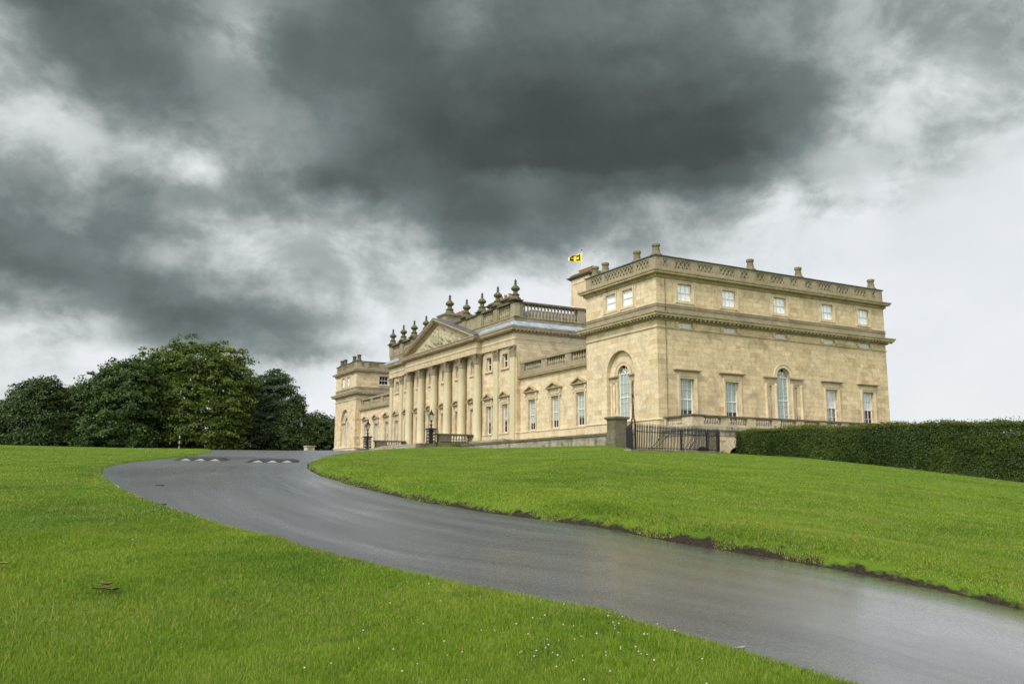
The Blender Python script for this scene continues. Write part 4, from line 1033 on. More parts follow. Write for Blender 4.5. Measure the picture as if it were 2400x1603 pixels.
# ---- real blades of grass, thinning with distance
def lawn_z(x, y):
    return height(x, y)+bank(dist_line(x, y, REs), dist_line(x, y, LEs))
def blade_mat():
    m, t, b, o = mat('grass_blades'); P = t.n.new('ShaderNodeNewGeometry').outputs['Position']
    a = t.add('ShaderNodeAttribute'); a.attribute_name = 'tone'; tn = a.outputs['Fac']
    n1 = t.noise(P, .55, 6, .6, .3); n2 = t.noise(P, 2.6, 5, .65)
    base = t.ramp(n1, [(.30, (0.095, 0.187, 0.005)), (.5, (0.147, 0.253, 0.008)), (.70, (0.213, 0.295, 0.016))])
    base = t.mix(t.rng(n2, .50, .72, 0, .75), base, (0.061, 0.145, 0.009))
    sp = t.n.new('ShaderNodeSeparateXYZ'); t.l.new(P, sp.inputs[0])
    dd_ = t.math('ADD', t.math('MULTIPLY', sp.outputs[0], .4766), t.math('MULTIPLY', sp.outputs[1], .8652)); ll_ = t.math('SUBTRACT', t.math('MULTIPLY', sp.outputs[0], .8652), t.math('MULTIPLY', sp.outputs[1], .4766))
    mow = t.noise(t.comb(t.math('MULTIPLY', dd_, .9), t.math('MULTIPLY', ll_, .10), 0.0), 1.0, 4, .6, .3)
    base = t.mix(t.rng(mow, .48, .66, 0, .55), base, (0.221, 0.286, 0.029)); base = t.mix(t.rng(mow, .46, .32, 0, .5), base, (0.081, 0.173, 0.008))
    wn = t.noise(P, .30, 7, .68, .5)
    big = t.noise(P, .17, 5, .6, .3)
    base = t.mix(t.rng(big, .50, .36, 0, .45), base, (0.051, 0.124, 0.010)); base = t.mix(t.rng(big, .52, .68, 0, .45), base, (0.199, 0.282, 0.021))
    tuft = t.noise(P, 1.1, 6, .7, .6)
    base = t.mix(t.rng(tuft, .56, .68, 0, .75), base, (0.039, 0.113, 0.013)); base = t.mix(t.rng(tuft, .42, .32, 0, .5), base, (0.228, 0.271, 0.058))
    base = t.mix(t.rng(wn, .56, .70, 0, .65), base, (0.234, 0.233, 0.057)); base = t.mix(t.rng(wn, .40, .30, 0, .5), base, (0.075, 0.137, 0.021))
    c = t.mix(t.rng(tn, .55, 1.0, 0, .8), base, (0.283, 0.327, 0.048)); c = t.mix(t.rng(tn, .45, .0, 0, .75), c, (0.047, 0.104, 0.004))
    c = t.mix(t.rng(tn, .965, .985), c, (0.376, 0.281, 0.125))
    t.l.new(c, b.inputs['Base Color']); b.inputs['Roughness'].default_value = .55; b.inputs['Specular IOR Level'].default_value = .3
    tr = t.add('ShaderNodeBsdfTranslucent', {'Color': c}); ms = t.n.new('ShaderNodeMixShader'); ms.inputs[0].default_value = .35
    t.l.new(b.outputs[0], ms.inputs[1]); t.l.new(tr.outputs[0], ms.inputs[2]); t.l.new(ms.outputs[0], o.inputs[0]); return m
M['blade'] = blade_mat()
def scatter(n, d0, d1, pw, half=.64):
    """points in a sector in front of the camera, density falling as 1/d**pw"""
    u = rng.random(n); k = 2-pw
    d = (d0**k+(d1**k-d0**k)*u)**(1/k) if abs(k) > 1e-6 else d0*(d1/d0)**u
    th = rng.uniform(-half, half, n); return to_xy(d*np.cos(th)/1.0, d*np.sin(th)), d
SOLID = []      # rectangles no grass grows through are set by the builder of the forecourt
def grass(n, d0, d1, pw, ring=False):
    (x, y), d = scatter(n, d0, d1, pw, 1.05 if ring else .64)
    if ring:
        k = np.abs(dl(x, y)[1]/np.maximum(dl(x, y)[0], .1)) > .72; x, y, d = x[k], y[k], d[k]
    k = ~in_poly(x, y, ROADP); x, y, d = x[k], y[k], d[k]
    dr = dist_line(x, y, REs); k = (dr > .02+.42*vnoise(x, y, 2.6, 8)*vnoise(x, y, .5, 19)*np.clip(1.3-d/35, .25, 1)) & ~((x > -2.2) & (y > -3.4)); x, y, d, dr = x[k], y[k], d[k], dr[k]
    ez = np.minimum(dr, dist_line(x, y, LEs))
    z = lawn_z(x, y); n = len(x)
    clump = vnoise(x, y, 3.1, 11); lush = vnoise(x, y, .8, 12)
    hgt = (.014+.022*rng.random(n)+.028*clump*lush)*np.where(ez < .3, .8, 1.0)*np.clip(1.1-d/70, .5, 1.1)
    wd = np.maximum(.0022, .00042*d)*(.7+.6*rng.random(n)); a = rng.uniform(0, 2*PI, n); lean = rng.normal(0, .55, n)*hgt; la = rng.uniform(0, 2*PI, n)
    bx, by = np.cos(a)*wd, np.sin(a)*wd; tx, ty = np.cos(la)*lean, np.sin(la)*lean
    V = np.empty((n, 3, 3), np.float32)
    V[:, 0] = np.stack([x-bx, y-by, z-.006], 1); V[:, 1] = np.stack([x+bx, y+by, z-.006], 1); V[:, 2] = np.stack([x+tx, y+ty, z+hgt], 1)
    tone = np.clip(.5+.27*rng.normal(0, 1, n)+.35*(vnoise(x, y, 1.7, 21)-.5), 0, .96); dry = rng.random(n) < .015+.10*(ez < .25)+.10*np.clip(vnoise(x, y, .55, 30)*1.6-.85, 0, 1)+.12*np.clip(vnoise(x, y, 2.2, 31)-.72, 0, 1); tone[dry] = 1.0
    return V.reshape(-1, 3), tone
Vs, Ts = zip(grass(620000, 4.4, 13, 1.15), grass(460000, 12, 30, 1.3), grass(300000, 28, 64, 1.3), grass(420000, 4, 50, 1.25, True))
V = np.concatenate(Vs); T_ = np.concatenate(Ts)
gr = np_mesh('grass', V, np.arange(len(V)).reshape(-1, 3), M['blade'], [('tone', 'FACE', T_)]); tag(gr, 'short green grass blades covering the lawns', 'grass', kind='stuff')
# white clover heads in the turf
def clover(cx_, cy_, n, sx, sy):
    return rng.normal(cx_, sx, n), rng.normal(cy_, sy, n)
cm = MB(); cm.lathe([(.2, -.6), (.8, -.35), (1.0, .1), (.7, .6), (.25, .85)], seg=6)
cvs = np.array(cm.v, np.float32); tri = []
for f in cm.f:
    for i in range(1, len(f)-1): tri.append((f[0], f[i], f[i+1]))
tri = np.array(tri, np.int32)
X = []; Y = []
for (d_, l_, n, s_) in ((5.7, .15, 18, .35), (5.85, .45, 16, .3), (5.3, .35, 14, .35), (6.0, .7, 8, .25), (5.6, -.5, 10, .4), (6.4, 0, 6, .5)):
    x, y = to_xy(d_, l_); a, b_ = clover(x, y, n, s_, s_); X.append(a); Y.append(b_)
(x, y), d = scatter(420, 6, 34, 1.0); k = (vnoise(x, y, .45, 44) > .5); X.append(x[k]); Y.append(y[k])
(x, y), d = scatter(700, 14, 58, .6); X.append(x); Y.append(y)
X = np.concatenate(X); Y = np.concatenate(Y); k = ~in_poly(X, Y, ROADP) & (dist_line(X, Y, REs) > .5) & ~((X > -2.2) & (Y > -3.4)); X, Y = X[k], Y[k]
dist_ = np.hypot(X-CAM.x, Y-CAM.y); sc = .0065*rng.uniform(.7, 1.2, len(X))*np.clip(.75+dist_/40, 1, 1.6); Z = lawn_z(X, Y)+.045+.02*rng.random(len(X))
V = (cvs[None]*sc[:, None, None]+np.stack([X, Y, Z], 1)[:, None, :]).reshape(-1, 3); F = (tri[None]+(np.arange(len(X))*len(cvs))[:, None, None]).reshape(-1, 3)
M['clover'] = plain('white_clover', (.36, .33, .28), .8, var=.35, scale=40)
cl = np_mesh('clover_flowers', V, F, M['clover']); tag(cl, 'small white clover heads dotted through the grass', 'clover', kind='stuff')

# ------------------------------------------------------------------ trees: trunk, limbs and thousands of leaf faces gathered in sprays
def leaf_mat(name, dark, mid, light, rough=.5):
    m, t, b, o = mat(name); a = t.add('ShaderNodeAttribute'); a.attribute_name = 'tone'
    c = t.ramp(a.outputs['Fac'], [(0, dark), (.5, mid), (1, light)])
    t.l.new(c, b.inputs['Base Color']); b.inputs['Roughness'].default_value = rough; b.inputs['Specular IOR Level'].default_value = .3
    tr = t.add('ShaderNodeBsdfTranslucent', {'Color': c}); ms = t.n.new('ShaderNodeMixShader'); ms.inputs[0].default_value = .36
    t.l.new(b.outputs[0], ms.inputs[1]); t.l.new(tr.outputs[0], ms.inputs[2]); t.l.new(ms.outputs[0], o.inputs[0]); return m
M['beech'] = leaf_mat('beech_leaves', (0.025, 0.048, 0.006), (0.067, 0.110, 0.010), (0.150, 0.187, 0.022))
M['syc'] = leaf_mat('sycamore_leaves', (0.019, 0.039, 0.009), (0.044, 0.080, 0.014), (0.098, 0.140, 0.027))
M['oak'] = leaf_mat('oak_leaves', (0.019, 0.037, 0.010), (0.043, 0.073, 0.017), (0.089, 0.128, 0.031))
M['lime'] = leaf_mat('lime_leaves', (0.047, 0.068, 0.014), (0.089, 0.119, 0.022), (0.145, 0.170, 0.038))
M['cedar'] = leaf_mat('cedar_needles', (0.025, 0.048, 0.020), (0.056, 0.092, 0.037), (0.106, 0.149, 0.064))
M['copper'] = leaf_mat('copper_beech_leaves', (0.019, 0.010, 0.014), (0.038, 0.019, 0.024), (0.064, 0.034, 0.038))
M['bark'] = plain('tree_bark', (.055, .046, .034), .9, var=.4, scale=5, bump=.6)
LATX, LATY = FXY[1], -FXY[0]
def leaf_faces(c, nrm, size, n, spread, flat, drop, tone, R):
    """a spray of n small leaf faces round clump centres c (k,3) -> V, tones"""
    k = len(c); P = R.normal(0, 1, (k, n, 3)); P /= np.linalg.norm(P, axis=2, keepdims=True)+1e-9; P *= R.random((k, n, 1))**(1/2.2)
    P[..., 2] *= flat; rr = np.hypot(P[..., 0], P[..., 1]); P *= spread[:, None, None]; P[..., 2] -= drop*spread[:, None]*rr**2
    C = c[:, None, :]+P
    N = nrm[:, None, :]*.8+R.normal(0, .55, (k, n, 3))+np.array([0, 0, .45]); N /= np.linalg.norm(N, axis=2, keepdims=True)
    A = np.cross(N, R.normal(0, 1, (k, n, 3))); A /= np.linalg.norm(A, axis=2, keepdims=True)+1e-9; B = np.cross(N, A)
    s = size*.74*R.uniform(.6, 1.25, (k, n, 1)); l = s*R.uniform(.9, 1.5, (k, n, 1))
    V = np.stack([C-A*s*.55-B*l*.2, C-B*l*.75, C+A*s*.55-B*l*.1, C+B*l*.85], 2)      # pointed leaf quads
    t = np.clip(tone[:, None]+R.normal(0, .12, (k, n)), 0, 1)
    return V.reshape(-1, 3), t.reshape(-1)
def crown(name, lobes, m, parent, size, nclump, nleaf, spread, flat=.45, drop=.35, seed=1, tone0=.45, rough=.22):
    """lobes: (lx, depth, z, rl, rd, rz) about the tree base, lx along the view's horizontal"""
    R = np.random.default_rng(seed); Vs = []; Ts = []
    vol = np.array([l[3]*l[4]+l[3]*l[5] for l in lobes]); vol /= vol.sum(); Lb = np.array(lobes, float)
    for i, l in enumerate(lobes):
        k = max(6, int(nclump*1.25*vol[i])); D = R.normal(0, 1, (k, 3)); D /= np.linalg.norm(D, axis=1, keepdims=True)
        rad = 1-R.random((k, 1))**2.2*.55 + R.normal(0, rough*.35, (k, 1))
        q = D*rad*np.array(l[3:6]); Cc = np.array(l[:3])+q
        inside = np.zeros(k, bool)
        for j in range(len(lobes)):
            if j != i: inside |= (((Cc-Lb[j, :3])/Lb[j, 3:6])**2).sum(1) < .55
        keep = ~inside & (Cc[:, 2] > .4); Cc, D = Cc[keep], D[keep]; k = len(Cc)
        if not k: continue
        W_ = np.stack([Cc[:, 0]*LATX+Cc[:, 1]*FXY[0], Cc[:, 0]*LATY+Cc[:, 1]*FXY[1], Cc[:, 2]], 1)
        Nn = np.stack([D[:, 0]*LATX+D[:, 1]*FXY[0], D[:, 0]*LATY+D[:, 1]*FXY[1], D[:, 2]], 1)
        sp = spread*R.uniform(.55, 1.4, k); tn = tone0+R.normal(0, .17, k)
        V, t = leaf_faces(W_, Nn, size, int(nleaf*1.5), sp, flat, drop, tn, R); Vs.append(V); Ts.append(t)
    V = np.concatenate(Vs); T = np.concatenate(Ts); F = np.arange(len(V)).reshape(-1, 4)
    o = np_mesh(name, V, F, m, [('tone', 'FACE', T)]); o.parent = parent; return o
def trunk(parent, lobes, h, r, seed):
    R = np.random.default_rng(seed+100); b = MB(); th = h*.38
    b.tube([(0, 0, -.5), (0, 0, .3), (.1*R.normal(), .1*R.normal(), th*.6), (.2*R.normal(), .2*R.normal(), th), (.3*R.normal(), .3*R.normal(), h*.8)], [r*1.5, r*1.15, r, r*.8, r*.2], 10)
    for l in lobes:
        x, y, z = l[0]*LATX+l[1]*FXY[0], l[0]*LATY+l[1]*FXY[1], l[2]; z0 = max(.8, min(th, z*.55)); m_ = ((x*.5)+R.normal(0, .3), (y*.5)+R.normal(0, .3), z0+(z-z0)*.65)
        b.tube([(0, 0, z0), m_, (x, y, z)], [r*.5, r*.3, r*.08], 6)
        for k in range(4):
            e = np.clip(R.normal(0, .35, 3), -.6, .6)*np.array([l[3], l[3], l[5]]); b.tube([m_, (x+e[0]*.5, y+e[1]*.5, z+e[2]*.4), (x+e[0], y+e[1], z+e[2])], [r*.16, r*.1, r*.03], 5)
    return b.build('trunk', M['bark'], parent, True)
def tree(name, label, cat, px, d, lobes, m, h, r, size, nc, nl, sp, group='trees beside the forecourt', flat=.45, drop=.35, seed=1, tone=.45, rough=.22):
    th = (px-1200)/2022.0; x, y = to_xy(d, th*d); z = float(height(x, y, False))
    o = empty(name, (x, y, z-.1)); tag(o, label, cat, group)
    trunk(o, lobes, h, r, seed); crown('crown', lobes, M[m], o, size, nc, nl, sp, flat, drop, seed, tone, rough); return o
S = 145/2022.0     # metres per photograph pixel at 145 m
G = 'trees at the edge of the lawn'
def LB(px0, d, items):
    """lobes given in photograph pixels (centre x, centre y, half width, half height) at distance d"""
    s = d/2022.0; zb = float(height(*to_xy(d, (px0-1200)/2022.0*d), False)); out = []
    for k, (cx_, cy_, hw, hh, dp) in enumerate(items):
        hor = 1118+.00335*cx_; z = -4.27+(hor-cy_)*s-zb; out.append(((cx_-px0)*s, dp*s, z, hw*s, min(hw, 75)*s, hh*s))
    return out
# the great beech in the middle
lb = LB(455, 140, [(455, 862, 80, 62, 0), (380, 905, 62, 52, -10), (530, 890, 58, 62, 10), (360, 850, 40, 28, 5), (420, 835, 55, 36, 5), (500, 845, 62, 40, -5), (445, 945, 95, 58, -35), (545, 960, 44, 62, -15), (370, 975, 50, 40, -30), (470, 1010, 90, 42, -40), (400, 1035, 44, 24, -45), (540, 1030, 44, 28, -30)])
tree('beech_tree', 'tallest tree, a broad yellow-green beech with sweeping boughs at the centre of the group', 'tree', 455, 140, lb, 'beech', 18, .75, .30, 1600, 34, 1.30, G, .30, .40, 11, .52, .5)
lb = LB(270, 132, [(300, 900, 62, 55, 0), (245, 935, 60, 55, -8), (310, 958, 70, 60, -20), (200, 985, 50, 48, -10), (180, 1025, 52, 30, -20), (265, 1010, 80, 45, -30), (330, 1025, 50, 32, -25), (318, 862, 34, 22, 5), (255, 872, 26, 18, 8)])
tree('sycamore_tree', 'wide dark sycamore leaning against the left flank of the tall beech', 'tree', 270, 132, lb, 'syc', 14, .6, .34, 1150, 34, 1.2, G, .45, .40, 12, .45, .5)
lb = LB(70, 128, [(80, 945, 62, 52, 0), (40, 985, 60, 45, -5), (100, 995, 62, 52, -12), (30, 1022, 70, 30, -10), (110, 1030, 60, 28, -20), (95, 910, 38, 24, 5), (-30, 1005, 60, 50, 0)])
tree('oak_tree', 'dark rounded oak at the far left end of the group', 'tree', 70, 128, lb, 'oak', 12, .5, .30, 1000, 32, 1.15, G, .6, .25, 13, .45)
lb = LB(180, 170, [(180, 935, 38, 32, 0), (160, 965, 32, 30, 0), (205, 965, 34, 40, 0)])
tree('lime_tree', 'light green rounded tree peeping between the oak and the sycamore', 'tree', 180, 170, lb, 'lime', 14, .4, .34, 300, 30, 1.3, G, .5, .3, 14, .5)
lb = LB(-12, 175, [(0, 955, 26, 14, 0), (-25, 975, 34, 26, 0)])
tree('copper_beech', 'small purple-leaved treetop behind the oak at the left edge', 'tree', -12, 175, lb, 'copper', 11, .4, .36, 160, 26, 1.2, G, .5, .3, 15, .5)
lb = LB(615, 150, [(640, 885, 34, 18, 0), (600, 905, 30, 16, 0), (655, 912, 36, 14, 0), (620, 930, 46, 20, 0), (645, 955, 52, 22, -4), (610, 975, 52, 30, -8), (640, 1005, 56, 32, -12), (600, 1030, 50, 26, -15), (660, 1030, 46, 26, -12), (580, 950, 34, 40, 0), (640, 868, 14, 10, 0)])
tree('cedar_tree', 'blue-green cedar with layered drooping branches right of the beech', 'tree', 615, 150, lb, 'cedar', 14, .6, .26, 900, 36, 1.35, G, .16, .42, 16, .5, .35)
lb = LB(700, 146, [(700, 945, 20, 20, 0), (690, 975, 30, 30, 0), (710, 1000, 32, 40, -5), (680, 1020, 40, 36, -8), (712, 1035, 34, 24, -8)])
tree('yew_tree', 'dark narrow tree standing between the cedar and the low trees by the house', 'tree', 695, 146, lb, 'oak', 9, .4, .26, 520, 32, .95, G, .6, .3, 17, .5)
lb = LB(752, 168, [(745, 985, 24, 18, 0), (760, 1005, 34, 30, 0), (735, 1025, 34, 26, 0), (775, 1030, 34, 28, 0), (795, 1010, 26, 30, 0)])
tree('ash_tree', 'low dark tree touching the far pavilion of the mansion', 'tree', 752, 168, lb, 'oak', 8, .35, .28, 480, 30, .95, G, .6, .3, 18, .55)
lb = LB(560, 165, [(578, 912, 30, 42, 0), (565, 970, 46, 70, 0), (600, 985, 40, 60, 0)])
tree('ash_tree', 'half hidden dark tree filling the gap between the beech and the cedar', 'tree', 560, 165, lb, 'syc', 13, .4, .3, 300, 30, 1.2, G, .6, .3, 19, .45)

# a far-off belt of undergrowth closing the view under the trees
R = np.random.default_rng(40); n = 900; pxs = R.uniform(-120, 800, n); ds = R.uniform(172, 190, n); xs, ys = to_xy(ds, (pxs-1200)/2022.0*ds)
tops = 2.2+3.2*vnoise(pxs, pxs*0, .012, 50); zs = height(xs, ys, False)+R.random(n)*tops*1.2
V, t_ = leaf_faces(np.column_stack([xs, ys, zs]), np.column_stack([np.full(n, -FXY[0]), np.full(n, -FXY[1]), np.full(n, .5)]), .42, 26, R.uniform(1.2, 2.0, n), .8, .1, .35+R.normal(0, .15, n), R)
o = np_mesh('undergrowth', V, np.arange(len(V)).reshape(-1, 4), M['oak'], [('tone', 'FACE', t_)]); tag(o, 'dark belt of undergrowth behind the trees', 'undergrowth', kind='stuff')

# ------------------------------------------------------------------ clipped hedge on the right
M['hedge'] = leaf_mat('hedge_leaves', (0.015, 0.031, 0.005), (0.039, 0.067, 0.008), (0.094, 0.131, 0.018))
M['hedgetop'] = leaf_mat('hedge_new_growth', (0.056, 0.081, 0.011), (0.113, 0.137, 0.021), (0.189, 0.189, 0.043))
hp = [(57.2, 15.75), (53.3, 17.9), (47, 21.6), (42, 25), (36, 29.2), (30, 33.4)]
hx = np.array([to_xy(*p) for p in hp]); hs = smooth_poly([tuple(p) for p in hx], .25)
HT = np.linspace(-1.14, -2.0, len(hs)); ht = -1.14
hz0 = height(hs[:, 0], hs[:, 1], False)
T = np.gradient(hs, axis=0); T /= np.linalg.norm(T, axis=1)[:, None]; NB = np.stack([T[:, 1], -T[:, 0]], 1)
side_ = np.sign((NB*(np.array([CAM.x, CAM.y])-hs)).sum(1).mean()); NB *= side_      # towards the camera
hedge = empty('hedge', (hs[0, 0], hs[0, 1], float(hz0[0]))); tag(hedge, 'long dark green clipped hedge with shaggy top sloping down on the right', 'hedge')
R = np.random.default_rng(5); hw2 = .85
def hedge_leaves(n, where, size):
    i = R.integers(0, len(hs)-1, n); f = R.random(n); p = hs[i]+(hs[np.minimum(i+1, len(hs)-1)]-hs[i])*f[:, None]; zb = hz0[i]
    top = HT[i]+.10*(vnoise(i+f, i*0, .12, 3)-.5)+.12*(vnoise(i+f, i*0+5, .5, 4)-.5); bul = .22*(vnoise((i+f)*.25, zb*0+R.random(n)*0, .9, 7)-.5)
    if where == 'face':
        v = R.random(n); z = zb+(top-zb)*v; o = hw2+bul+.16*(vnoise((i+f)*.25, z, 1.6, 9)-.5)+.10*(vnoise((i+f)*.25, z, 4.5, 10)-.5)+R.normal(0, .05, n)-.16*np.maximum(0, v-.82)/.18*.6
        q = p+NB[i]*o[:, None]; N = np.column_stack([NB[i], np.full(n, .25)])
    elif where == 'end':
        v = R.random(n); w = R.uniform(-1, 1, n); z = hz0[0]+(ht-hz0[0])*v; o = .2+.5*(1-w*w)*(1-.4*v**4)+R.normal(0, .13, n); q = hs[0]-T[0]*o[:, None]+NB[0]*(w*hw2)[:, None]; N = np.column_stack([np.tile(-T[0], (n, 1)), np.full(n, .25)])
        i = np.zeros(n, int)
    elif where == 'back':
        v = R.random(n); z = zb+(top-zb)*v; q = p-NB[i]*(hw2+R.normal(0, .06, n))[:, None]; N = np.column_stack([-NB[i], np.full(n, .25)])
    else:
        w = R.uniform(-1, 1, n); z = top+R.normal(0, .05, n)+.26*R.random(n)**3*(.35+vnoise(i+f, i*0, .35, 13)); q = p+NB[i]*(w*hw2)[:, None]; N = np.column_stack([np.zeros((n, 2)), np.ones(n)])
    C = np.column_stack([q, z]); N = N*.7+R.normal(0, .5, (n, 3)); N /= np.linalg.norm(N, axis=1, keepdims=True)
    A = np.cross(N, R.normal(0, 1, (n, 3))); A /= np.linalg.norm(A, axis=1, keepdims=True); B = np.cross(N, A); s = (size*R.uniform(.6, 1.3, n))[:, None]
    V = np.stack([C-A*s*.5, C-B*s*.7, C+A*s*.5, C+B*s*.8], 1).reshape(-1, 3)
    t = np.clip(.30+.5*vnoise((i+f)*.25, C[:, 2], .9, 20)*vnoise((i+f)*.25, C[:, 2], .17, 22)*2+R.normal(0, .16, n), 0, 1); return V, t
Vf, Tf = zip(hedge_leaves(190000, 'face', .058), hedge_leaves(12000, 'end', .06), hedge_leaves(12000, 'back', .1)); V = np.concatenate(Vf)
o = np_mesh('foliage', V, np.arange(len(V)).reshape(-1, 4), M['hedge'], [('tone', 'FACE', np.concatenate(Tf))]); o.parent = hedge; o.matrix_parent_inverse = hedge.matrix_world.inverted()
o.location = (-hedge.location.x, -hedge.location.y, -hedge.location.z)
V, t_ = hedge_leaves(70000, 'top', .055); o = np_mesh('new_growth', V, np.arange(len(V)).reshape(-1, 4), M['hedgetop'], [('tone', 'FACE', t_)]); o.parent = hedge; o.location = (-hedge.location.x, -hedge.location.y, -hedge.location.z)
# stray upright shoots along the nearer top
sh = MB(); Vt = []; Tt = []
for k in range(520):
    i = R.integers(40, len(hs)-1); w = R.uniform(-.8, .8); x, y = hs[i]+NB[i]*w; hh = R.uniform(.12, .5)*(.5+.5*min(1, i/90))*(1 if R.random() < .75 else 1.3); z = HT[i]-.05
    tx, ty = x+R.normal(0, .06), y+R.normal(0, .06); sh.tube([(x, y, z), (tx, ty, z+hh)], [.006, .003], 4)
    n = 7; tt = R.random(n); C = np.column_stack([x+(tx-x)*tt, y+(ty-y)*tt, z+hh*tt])+R.normal(0, .03, (n, 3)); A = R.normal(0, 1, (n, 3)); A /= np.linalg.norm(A, axis=1, keepdims=True); B = np.cross(A, R.normal(0, 1, (n, 3))); B /= np.linalg.norm(B, axis=1, keepdims=True)
    Vt.append(np.stack([C-A*.025, C-B*.035, C+A*.025, C+B*.04], 1).reshape(-1, 3)); Tt.append(R.random(n))
V = np.concatenate(Vt); M['shoot'] = leaf_mat('reddish_shoots', (.04, .05, .012), (.085, .075, .022), (.16, .075, .035))
o = np_mesh('shoot_leaves', V, np.arange(len(V)).reshape(-1, 4), M['shoot'], [('tone', 'FACE', np.concatenate(Tt))]); o.parent = hedge; o.location = tuple(-hedge.location)
o = sh.build('twigs', M['bark'], hedge); o.location = tuple(-hedge.location)
core = MB(); cp_ = [tuple(p) for p in hs[::6]]
core.sweep([(.6, -6), (.6, -2.1), (-.6, -2.08), (-.6, -6)] if side_ > 0 else [(.6, -6), (.6, -2.1), (-.6, -2.08), (-.6, -6)], cp_); o = core.build('branches', M['bark'], hedge); o.location = tuple(-hedge.location)
# stone edging under the nearer part of the hedge
ke = hs[int(len(hs)*.20):]; kz = height(ke[:, 0], ke[:, 1], False); kb = MB(); NBk = NB[int(len(hs)*.20):]; step = 8
for a in range(0, len(ke)-step, step):
    p0, p1 = ke[a]+NBk[a]*1.18, ke[a+step]+NBk[a+step]*1.18; q0, q1 = ke[a]+NBk[a]*1.0, ke[a+step]+NBk[a+step]*1.0
    z0, z1 = kz[a]+.05, kz[a+step]+.05
    kb.add([(*p0, z0-.5), (*p1, z1-.5), (*p1, z1), (*p0, z0), (*q0, z0-.5), (*q1, z1-.5), (*q1, z1), (*q0, z0)], [(0, 1, 2, 3), (3, 2, 6, 7), (5, 4, 7, 6), (0, 3, 7, 4), (1, 5, 6, 2)])
kerb = kb.build('kerb', M['pier']); tag(kerb, 'low grey stone edging along the foot of the hedge', 'kerb', kind='structure')

# ------------------------------------------------------------------ forecourt wall, pier, steps, terrace
def gz(x, y): return float(height(x, y, False))
fwl = empty('forecourt_wall', (-2.0, 16, -2.0)); tag(fwl, 'low stained retaining wall along the top of the lawn in front of the link', 'wall')
def at0(o, root): o.location = tuple(-root.location); return o
b = MB(); b.box(-2.0, -1.55, 3.55, 28.4, -3.6, -1.10); at0(b.build('wall', M['greyretain'], fwl), fwl)
b = MB(); b.box(-2.12, -1.48, 3.55, 28.4, -1.097, -.92); at0(b.build('coping', M['darkrail'], fwl), fwl)
pave = MB(); pave.add([(-1.55, 3.0, -.92), (6, 3.0, -.92), (6, 28.4, -.92), (-1.55, 28.4, -.92)], [(3, 2, 1, 0)]); o = pave.build('pavement', M['greyretain']); tag(o, 'stone paving of the raised forecourt at the foot of the link', 'pavement', kind='structure')
pr = empty('stone_pier', (-1.45, 3.0, -2.2)); tag(pr, 'square grey stone gate pier with flat cap beside the iron railings', 'pier')
b = MB(); b.box(-2.05, -.95, 2.5, 3.5, -3.4, .02); b.box(-2.13, -.87, 2.42, 3.535, -3.4, -.88); at0(b.build('shaft', M['pier'], pr), pr)
b = MB(); b.box(-2.13, -.87, 2.42, 3.58, .023, .09); b.box(-2.2, -.8, 2.35, 3.65, .093, .22); b.add([(-2.15, 2.4, .223), (-.85, 2.4, .223), (-.85, 3.6, .223), (-2.15, 3.6, .223), (-1.5, 3.0, .30)], [(0, 1, 4), (1, 2, 4), (2, 3, 4), (3, 0, 4)]); at0(b.build('cap', M['pier'], pr), pr)
# entrance steps with balustraded flanks
st = empty('entrance_steps', (-2.5, YC, -1.3)); tag(st, 'broad stone entrance steps with balustraded flank walls below the portico', 'steps')
b = MB()
for k in range(6): b.box(-6.0+.45*k, -.3, 29.6, 46.4, -2.2+k*.003, -1.22+k*.12)
b.box(-.9, CX0-.01, CY0+.3, CY1-.3, -3, -.625); at0(b.build('treads', M['greyretain'], st), st)
bmf = baluster_mesh(.58, .12).mesh('baluster', M['baluster'], True)
for y in (29.1, 46.85):
    b = MB(); b.box(-6.2, -.5, y-.4, y+.4, -2.6, -.98); b.box(-6.3, -4.6, y-.5, y+.5, -2.6, -.935); at0(b.build('plinth', M['darkrail'], st), st)
    b = MB(); b.box(-4.2, -.5, y-.28, y+.28, -.98, -.70); b.box(-4.15, -3.0, y-.33, y+.33, -.697, -.05); b.box(-.85, -.5, y-.24, y+.24, -.697, -.05); f_ = at0(b.build('balustrade', M['pier'], st), st)
    b = MB(); b.box(-4.3, -.5, y-.38, y+.38, -.047, .08); at0(b.build('rail', M['darkrail'], st), st)
    for k in range(7):
        o = bpy.data.objects.new('baluster', bmf); COL.objects.link(o); o.parent = f_; o.location = (-2.78+.30*k, y, -.66)
# terrace round the right-hand side: rusticated arches, band, balustrade
te = empty('terrace', (12, -1.6, -2.4)); tag(te, 'raised terrace with stone balustrade along the long side of the mansion', 'terrace')
TX0, TY = .30, -3.15
b = MB(); acs = [1.2+3.05*k for k in range(11)]
wall(b, fm(0, TY, 0, 0), TX0, 36, -5.5, -1.32, [op(c, 1.5, -5.4, -2.05, .5, True) for c in acs])
b.add([(TX0, TY, -5.5), (TX0, TY, -1.32), (TX0, -.1, -1.32), (TX0, -.1, -5.5)], [(0, 1, 2, 3)])
for c in acs:                                    # rusticated voussoirs, each block standing a little proud of the joint
    zs = -2.8; r0, r1 = .76, 1.44
    for k in range(9):
        a0_, a1_ = PI*(k+.035)/9, PI*(k+.965)/9
        b.prism([(c+r1*math.cos(a0_), zs+r1*math.sin(a0_)), (c+r1*math.cos(a1_), zs+r1*math.sin(a1_)), (c+r0*math.cos(a1_), zs+r0*math.sin(a1_)), (c+r0*math.cos(a0_), zs+r0*math.sin(a0_))], fm(0, TY-.05), .048)
    for zz in (-3.25, -3.7): b.box(c+.80, c+2.25, TY-.05, TY-.002, zz, zz+.42)
    b.box(c+.95, c+2.1, TY-.05, TY-.002, -1.62, -1.35)
at0(b.build('arcade', M['rust'], te), te)
